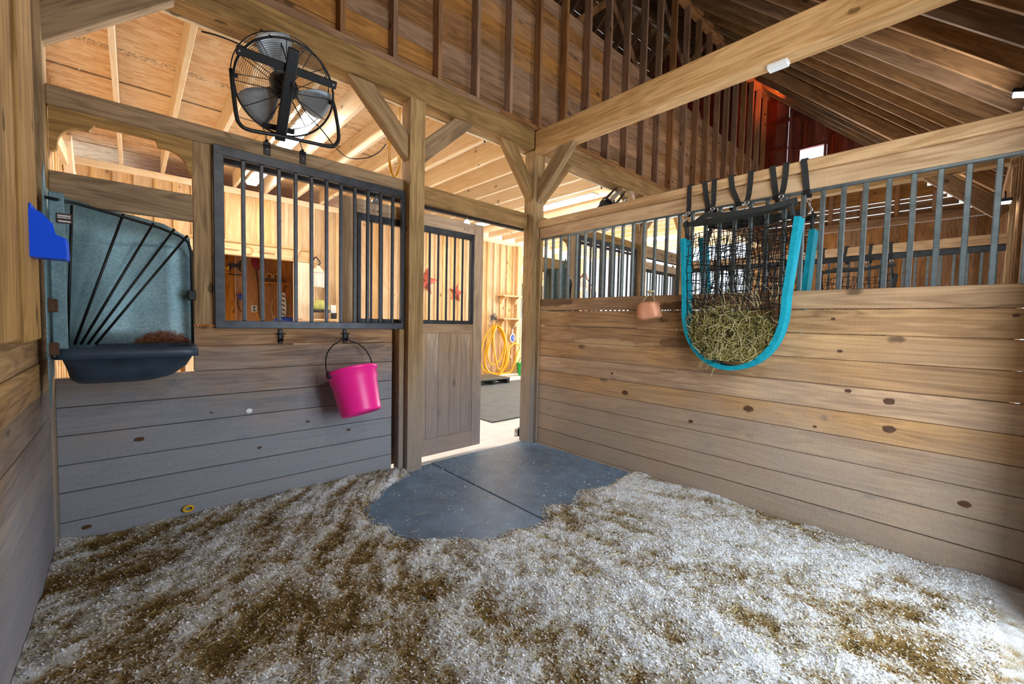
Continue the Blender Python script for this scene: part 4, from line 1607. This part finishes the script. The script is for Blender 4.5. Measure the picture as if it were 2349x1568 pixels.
        for v in core.vertices:
            v.co.z *= 1 + .1 * math.sin(v.co.y * 23) + .06 * math.sin(v.co.y * 51)
        co = put('hay_core', core, M['haycore'], n, (-.105, .0, -1.13))
        co['kind'] = 'stuff'
    return n


M['haycore'] = plain('matted_hay', (112, 104, 54), .95, var=.5, scale=70, bump=.8)
hay_net((0, -2.13, 2.372), 0, M['teal'], 'teal-edged hay net half full of hay on the near side of the rail', 0, [(.375, .36), (.19, .18), (-.055, -.05), (-.265, -.255)], True, 3)
hay_net((.045, -2.17, 2.372), math.pi, M['teal'], 'teal-edged hay net hanging behind the bars on the neighbour side', 0, [(-.30, -.30), (-.115, -.16), (.145, .145), (.32, .325)], True, 8)
hay_net((PITCH - .055, -2.28, 2.345), 0, M['strap'], 'black-edged hay net on the far partition, seen through the bars', 0, [(.36, .34), (.12, .16), (-.12, -.1), (-.3, -.32)], False, 15)

# ---- light box under the tie beam
lp = onX(-.01, 1785, 152)
lb = empty('junction_box', (-.01, lp.y, 3.06), label='small white light box screwed under the tie beam', cat='light box')
box('box_body', (-.035, -.062, -.032), (.035, .062, -.0005), M['white'], lb, bev=.008)
box('box_cover', (-.03, -.057, -.038), (.03, .057, -.032), M['white'], lb, bev=.004)

# ---- LED fixtures under the aisle joists
fixs = (((-1.9, 1.6), 'lit white tube lamp under the aisle joists behind the drum fan'),
        ((-1.9, 3.3), 'lit white tube lamp near the tack room front'),
        ((1.95, 1.2), 'lit white tube lamp under the joists above the partition corner'),
        ((1.95, 3.0), 'lit white tube lamp over the hose end of the aisle'),
        ((5.4, 1.9), 'lit white tube lamp far down the aisle by the next stalls'))
for (x, y), lab in fixs:
    f = empty('tube_lamp', (x, y, 3.264), label=lab, cat='lamp', group='tube lamps under the aisle joists')
    box('lamp_housing', (-.08, -.6, -.03), (.08, .6, 0), M['white'], f, bev=.006)
    box('lamp_diffuser', (-.065, -.58, -.06), (.065, .58, -.03), M['led'], f, bev=.012)


def flood(loc, rot, label):
    f = empty('flood_lamp', loc, rot, label=label, cat='lamp', group='small flood lamps under the roof')
    box('lamp_body', (-.06, -.05, -.03), (.06, .05, .0), M['black'], f)
    box('lamp_lens', (-.05, -.04, -.036), (.05, .04, -.03), M['flood'], f)
    tube('lamp_bracket', [(-.065, 0, -.015), (-.065, 0, .06), (.065, 0, .06), (.065, 0, -.015)], .006, M['black'], f)


p = onX(3.0, 2305, 457)
flood(p, (0, 0, 0), 'small lit flood lamp glimpsed past the last bars on the right')
flood(onX(1.9, 2346, 207), (.3, 0, 0), 'small lit flood lamp under the rafters of the next stall')

# ================================================================== THINGS IN THE AISLE
# yellow hose on its hanger
hz = empty('hose_hanger', (3.17, YA - .02, 1.40), label='wire hose hanger on the aisle board wall', cat='hanger')
box('hanger_plate', (-.05, -.006, -.06), (.05, .0, .06), M['bar'], hz)
tube('hanger_loop', catmull([(-.09, -.01, -.12), (-.07, -.05, -.02), (0, -.06, .1), (.07, -.05, -.02), (.12, -.02, -.12)], 5), .008, M['black'], hz)
tube('hanger_hook', catmull([(0, -.01, .04), (0, -.07, .0), (0, -.1, -.06), (0, -.12, .0)], 4), .01, M['black'], hz)
px = [[(1134, 744), (1112, 775), (1102, 820), (1110, 848), (1140, 856), (1158, 846), (1166, 815), (1150, 765), (1137, 745)],
      [(1136, 745), (1122, 775), (1112, 825), (1122, 852), (1150, 855), (1163, 800), (1154, 760), (1140, 746)],
      [(1138, 745), (1128, 775), (1118, 810), (1128, 835), (1148, 822), (1158, 785), (1152, 760), (1142, 746)],
      [(1139, 745), (1132, 770), (1134, 805), (1143, 845), (1152, 838), (1160, 790), (1155, 762), (1144, 747)],
      [(1146, 856), (1160, 835), (1168, 800), (1176, 789), (1186, 788), (1192, 796)],
      [(1145, 857), (1170, 853), (1180, 835), (1186, 812), (1191, 800)]]
hs = empty('garden_hose', (3.17, YA - .07, 1.28), label='coiled yellow hose hung in loops on the aisle wall', cat='hose')
for i, pp in enumerate(px):
    pts = [onY(YA - .06 - .022 * i, u, v) for u, v in pp]
    tube('hose_loop', [p - Vector((3.17, YA - .07, 1.28)) for p in catmull(pts, 6)], .020, M['yellow'], hs)


def shelf(x0, x1, z, y, mat, label, group='wall shelves in the aisle', dep=.22, brackets=True):
    s = empty('wall_shelf', ((x0 + x1) / 2, y, z), label=label, cat='shelf', group=group)
    w = (x1 - x0) / 2
    box('shelf_board', (-w, -dep, -.015), (w, 0, .015), mat, s)
    if brackets:
        for sx in (-w * .75, w * .55):
            put('shelf_bracket', prism_me([(-.0, -.015), (-dep * .85, -.015), (-dep * .85, -.05), (-.13, -.07), (-.09, -.11), (-.07, -.18), (-.05, -.2), (0, -.2)], .03, 'yz'), mat, s, (sx, 0, 0))
    return s


shelf(3.30, 4.0, 1.93, YA - .022, M['pine'], 'upper pine shelf on scrolled brackets beside the hose')
shelf(3.32, 4.0, 1.375, YA - .022, M['pine'], 'lower pine shelf on scrolled brackets beside the hose')
# paddle brush
pb = empty('paddle_brush', onY(YA - .06, 1175, 775), label='blue oval brush with white rim hanging under the lower shelf', cat='brush')
put('brush_pad', sphere_me(.085, .72, .25, 1.0), M['blue2'], pb)
pts = [(.075 * math.cos(a), -.012, .1 * math.sin(a)) for a in [2 * math.pi * k / 24 for k in range(24)]]
tube('brush_rim', pts, .014, M['white'], pb, closed=True)
tube('brush_handle', [(0, 0, .1), (0, 0, .22)], .015, M['white'], pb)
tube('brush_cord', [(0, 0, .22), (0, .02, .33)], .006, M['black'], pb)
# sponge
sg = put('sponge', sphere_me(.09, .9, .5, .75), M['tan_rope'], None, onY(YA - .035, 1168, 818))
tag(sg, 'pale tan grooming mitt hanging beside the yellow hose', 'mitt')
# wash bay pipe
pp_ = tube('water_pipe', [onY(YA - .05, 1196, 650), onY(YA - .05, 1193, 720), onY(YA - .05, 1190, 800)], .035, M['bar'])
tag(pp_, 'grey standpipe by the end of the aisle board wall', 'pipe')
# green bucket
gb = empty('bucket', onZ(-.034, 1188, 858) + Vector((0, -.20, 0)), label='green plastic bucket on the aisle floor by the hose', cat='bucket')
put('bucket_body', lathe_me([(0, .006), (.12, .006), (.125, 0), (.13, .01), (.16, .30), (.172, .305), (.172, .32), (.158, .32), (.126, .02), (0, .02)], 32), M['green'], gb)
tube('handle', [Vector((.17 * math.cos(a), .0, .31 + .16 * math.sin(a))) for a in np.linspace(0, math.pi, 13)], .006, M['black'], gb)
# black boot tray
bt = empty('boot_tray', onZ(-.012, 1100, 876) + Vector((0, -.12, 0)), (0, 0, .0), label='grey ribbed platform lying on the aisle floor below the hose', cat='platform')
for k in range(6):
    box('slat', (-.8, -.32 + .12 * k, .09), (.5, -.23 + .12 * k, .12), M['bar'], bt, axis=0)
for sx in (-.7, .0, .4):
    box('bearer', (sx, -.32, 0), (sx + .08, .36, .09), M['black'], bt, axis=1)
# tin stars
def star(u, v, r, label):
    s = empty('tin_star', onY(YA - .05, u, v), label=label, cat='star', group='tin stars on the aisle wall')
    V = [(0, -.07, 0), (0, .02, 0)]
    for k in range(10):
        a = math.pi / 2 + math.pi * k / 5
        rr = r if k % 2 == 0 else r * .42
        V.append((rr * math.cos(a), 0.02, rr * math.sin(a)))
    F = []
    for k in range(10):
        F.append((0, 2 + k, 2 + (k + 1) % 10))
        F.append((1, 2 + (k + 1) % 10, 2 + k))
    bm = bmesh.new()
    bm.from_mesh(me_from('star', V, F))
    put('star_body', bm_me(bm, 'star'), M['star'], s, (0, 0, 0), (0, math.radians(8), 0))


star(978, 645, .30, 'larger rusty red tin star on the aisle wall behind the door bars')
star(1048, 672, .21, 'smaller rusty red tin star on the aisle wall, lower right of the larger')
# lantern and things on the ledge
lo_ = onY(4.25, 730, 622)
la = empty('wall_lantern', lo_, label='cream carriage lantern hanging on the aisle wall behind the grille', cat='lantern')
put('lantern_roof', lathe_me([(0, .10), (.03, .09), (.035, .06), (.06, .05), (.07, .03), (.125, -.02), (.12, -.03), (0, -.03)], 6, False), M['lantern'], la)
put('lantern_glass', lathe_me([(.095, -.03), (.11, -.03), (.095, -.25), (.0, -.25)], 6, False), M['frost'], la)
for k in range(6):
    a = math.pi / 3 * k
    timber('lantern_post', (.112 * math.cos(a), .112 * math.sin(a), -.03), (.098 * math.cos(a), .098 * math.sin(a), -.25), .01, .01, M['lantern'], la)
put('lantern_base', lathe_me([(0, -.25), (.105, -.25), (.105, -.27), (.05, -.28), (0, -.28)], 6, False), M['lantern'], la)
tube('lantern_arm', catmull([(.0, 0, .1), (.03, .0, .15), (-.02, .05, .24), (-.05, .12, .18), (-.03, .17, .08)], 5), .011, M['tin'], la)
shelf(-1.15, -.55, onY(4.2, 735, 733).z, YA - .022, M['pine'], 'short pine ledge under the lantern', brackets=False, dep=.3)
hz_ = onY(4.25, 735, 705)
he = empty('riding_helmet', hz_, label='olive patterned riding helmet resting on a dark brim on the ledge', cat='helmet')
put('helmet_shell', lathe_me([(0, .13), (.05, .125), (.10, .09), (.135, .03), (.14, -.04), (.125, -.04), (.12, .02), (0, .1)], 24), M['olive'], he)
put('helmet_brim', lathe_me([(.06, -.075), (.15, -.085), (.16, -.06), (.14, -.035), (.06, -.035)], 24), M['tin'], he)
cu = empty('leaflet_rack', onY(4.28, 762, 715), label='white and dark leaflet rack standing beside the olive helmet', cat='rack')
box('rack_back', (-.03, -.02, -.12), (.06, .0, .12), M['white'], cu)
box('rack_front', (-.03, -.05, -.12), (.06, -.03, -.02), M['tin'], cu)

# tack room contents
ty = 5.4
shelf(-3.28, -2.52, onY(6.4, 530, 634).z, 6.5, M['tack'], 'long tack room shelf carrying the dark horse cut-outs', 'shelves in the tack room', .25)
shelf(onY(6.3, 603, 650).x, onY(6.3, 664, 655).x, onY(6.3, 640, 650).z, 6.5, M['tack'], 'small tack room shelf with the horseshoe stand', 'shelves in the tack room', .25)


def horse(u, v, s, label, mat):
    o_ = [(-.30, -.02), (-.27, -.22), (-.30, -.40), (-.25, -.40), (-.22, -.2), (-.12, -.08), (.06, -.10), (.10, -.22), (.20, -.27), (.17, -.38), (.21, -.40), (.25, -.25), (.16, -.16), (.18, .02), (.26, .16), (.34, .10), (.40, .12), (.38, .18), (.28, .30), (.24, .36), (.22, .30), (.10, .22), (.02, .08), (-.16, .10), (-.28, .08), (-.40, -.06), (-.44, -.25), (-.38, -.10)]
    h_ = empty('horse_figure', onY(6.3, u, v), label=label, cat='figure', group='horse figures on the tack shelf')
    put('cutout', prism_me([(a * s, b * s) for a, b in o_], .02, 'xz'), mat, h_)
    box('figure_base', (-.3 * s, -.04, -.43 * s), (.3 * s, .04, -.395 * s), mat, h_)


horse(543, 609, .42, 'black horse cut-out on the tack room shelf', M['tin'])
horse(519, 614, .20, 'small amber horse figure at the window end of the tack shelf', M['yellow'])
nt = tube('lead_rope', catmull([onY(6.45, u, v) for u, v in ((587, 590), (588, 620), (592, 650), (594, 690), (597, 735))], 4), .012, M['knot'])
tag(nt, 'dark brown lead rope hanging down the tack room wall', 'rope')
rc = put('cap', sphere_me(.14, .8, .4, 1.15), M['red'], None, onY(6.36, 591, 600))
tag(rc, 'dark red cap hanging high on the tack room wall', 'cap')
sh = empty('horseshoe_stand', onY(6.36, 626, 634), label='pale horseshoe stand on the small tack room shelf', cat='ornament')
for dx in (-.07, .06):
    tube('horseshoe', [Vector((dx + .055 * math.cos(a), 0, .06 * math.sin(a) - .0)) for a in np.linspace(-.7, math.pi + .7, 14)], .012, M['rope'], sh)
box('stand_base', (-.15, -.05, -.075), (.2, .05, -.055), M['bar'], sh)
lr = onY(6.0, 640, 705)
cr = empty('lariat', lr, label='coiled tan lariat rope hanging at the tack room door', cat='rope')
for k in range(5):
    rr = .17 + .012 * k
    tube('rope_coil', [Vector((rr * .78 * math.cos(a) + .01 * k, .012 * k, rr * 1.35 * math.sin(a) - .01 * k)) for a in [2 * math.pi * j / 28 for j in range(28)]], .009, M['tan_rope'], cr, closed=True)
gl = empty('show_sash', onY(5.9, 649, 700), label='black and white striped show ribbon hanging inside the coiled lariat', cat='ribbon')
put('sash_cloth', prism_me([(-.04, .24), (.03, .25), (.05, .1), (.06, -.1), (.04, -.27), (-.05, -.25), (-.03, -.05)], .02), M['white'], gl)
for k in range(5):
    put('sash_stripe', box_me(.06, .024, .022, 0), M['tin'], gl, (.005, -.002, .18 - .09 * k), (0, .6, 0))
cl = empty('folded_blankets', onY(5.65, 645, 737) + Vector((0, 0, -.04)), label='blue and purple blankets heaped under the lariat', cat='blanket')
put('blue_blanket', sphere_me(.16, 1.3, .8, .55), M['blue2'], cl, (.06, 0, .05))
put('purple_blanket', sphere_me(.15, 1.2, .8, .45), M['purple'], cl, (-.12, -.05, -.02))
ot = empty('power_outlet', onY(6.49, 583, 708), label='white double power outlet on the tack room wall', cat='outlet')
box('cover_plate', (-.05, -.008, -.07), (.05, 0, .07), M['white'], ot)
for dz in (-.03, .03): box('socket', (-.018, -.012, dz - .02), (.018, -.007, dz + .02), M['tin'], ot)
yl = tube('extension_cord', catmull([onY(6.36, u, v) for u, v in ((586, 713), (591, 725), (598, 738))], 4), .009, M['yellow'])
tag(yl, 'short yellow lead plugged into the tack room outlet', 'cord')
hm = empty('bridle_ornament', onY(6.35, 553, 680), label='blue and tan bridle ornament on the tack room wall by the window', cat='bridle')
put('bridle_pad', sphere_me(.07, .7, .5, 1), M['blue2'], hm)
tube('bridle_strap', catmull([(-.03, 0, .05), (-.06, 0, -.1), (-.04, 0, -.22), (0, 0, -.3)], 4), .01, M['knot'], hm)
win2 = empty('window_2', (-2.75, 6.5, .85), kind='structure')
for a, b in (((-.22, 0), (-.18, 1.15)), ((.18, 0), (.22, 1.15)), ((-.02, 0), (.02, 1.15))):
    box('window_frame', (a[0], -.02, a[1]), (b[0], .04, b[1]), M['tack'], win2)
box('window_sill', (-.24, -.05, -.04), (.24, .04, 0), M['tack'], win2)

# saddle on a tall rack in the aisle, seen through the next stall
sd = empty('saddle', (4.72, 2.95, -.035), (0, 0, .6), label='brown saddle over white fleece on a rack, seen through the bars', cat='saddle')
V, F = [], []
nu, nv = 12, 14
for i in range(nu + 1):
    x = -.28 + .56 * i / nu
    t = i / nu
    rise = .16 * (2 * t - 1) ** 4 + (.12 if t > .9 else 0)
    for j in range(nv + 1):
        a = math.radians(-150 + 300 * j / nv) / 2
        wv = .20 + .05 * math.cos(math.pi * t)
        drop = .42 * abs(a / 1.31) ** 1.7
        V.append((x, wv * math.sin(a) * 1.15, 1.88 + rise * (1 - abs(a) / 1.4) - drop))
for i in range(nu):
    for j in range(nv):
        q_ = i * (nv + 1) + j
        F.append((q_, q_ + 1, q_ + nv + 2, q_ + nv + 1))
o = put('saddle_seat', me_from('saddle', V, F, True), M['saddle'], sd)
o.modifiers.new('s', 'SOLIDIFY').thickness = .03
V2 = [(v[0] * 1.2, v[1] * 1.12, v[2] - .05 - .1 * abs(v[1])) for v in V]
o = put('saddle_pad', me_from('pad', V2, F, True), M['fleece'], sd)
o.modifiers.new('s', 'SOLIDIFY').thickness = .03
for sx in (-.25, .25):
    timber('rack_leg', (sx, -.25, 0), (sx, 0, 1.45), .06, .06, M['pine'], sd)
    timber('rack_leg', (sx, .25, 0), (sx, 0, 1.45), .06, .06, M['pine'], sd)
timber('rack_bar', (-.35, 0, 1.5), (.35, 0, 1.5), .1, .12, M['pine'], sd)
sd.scale = (1.0, 1.0, 1.2)
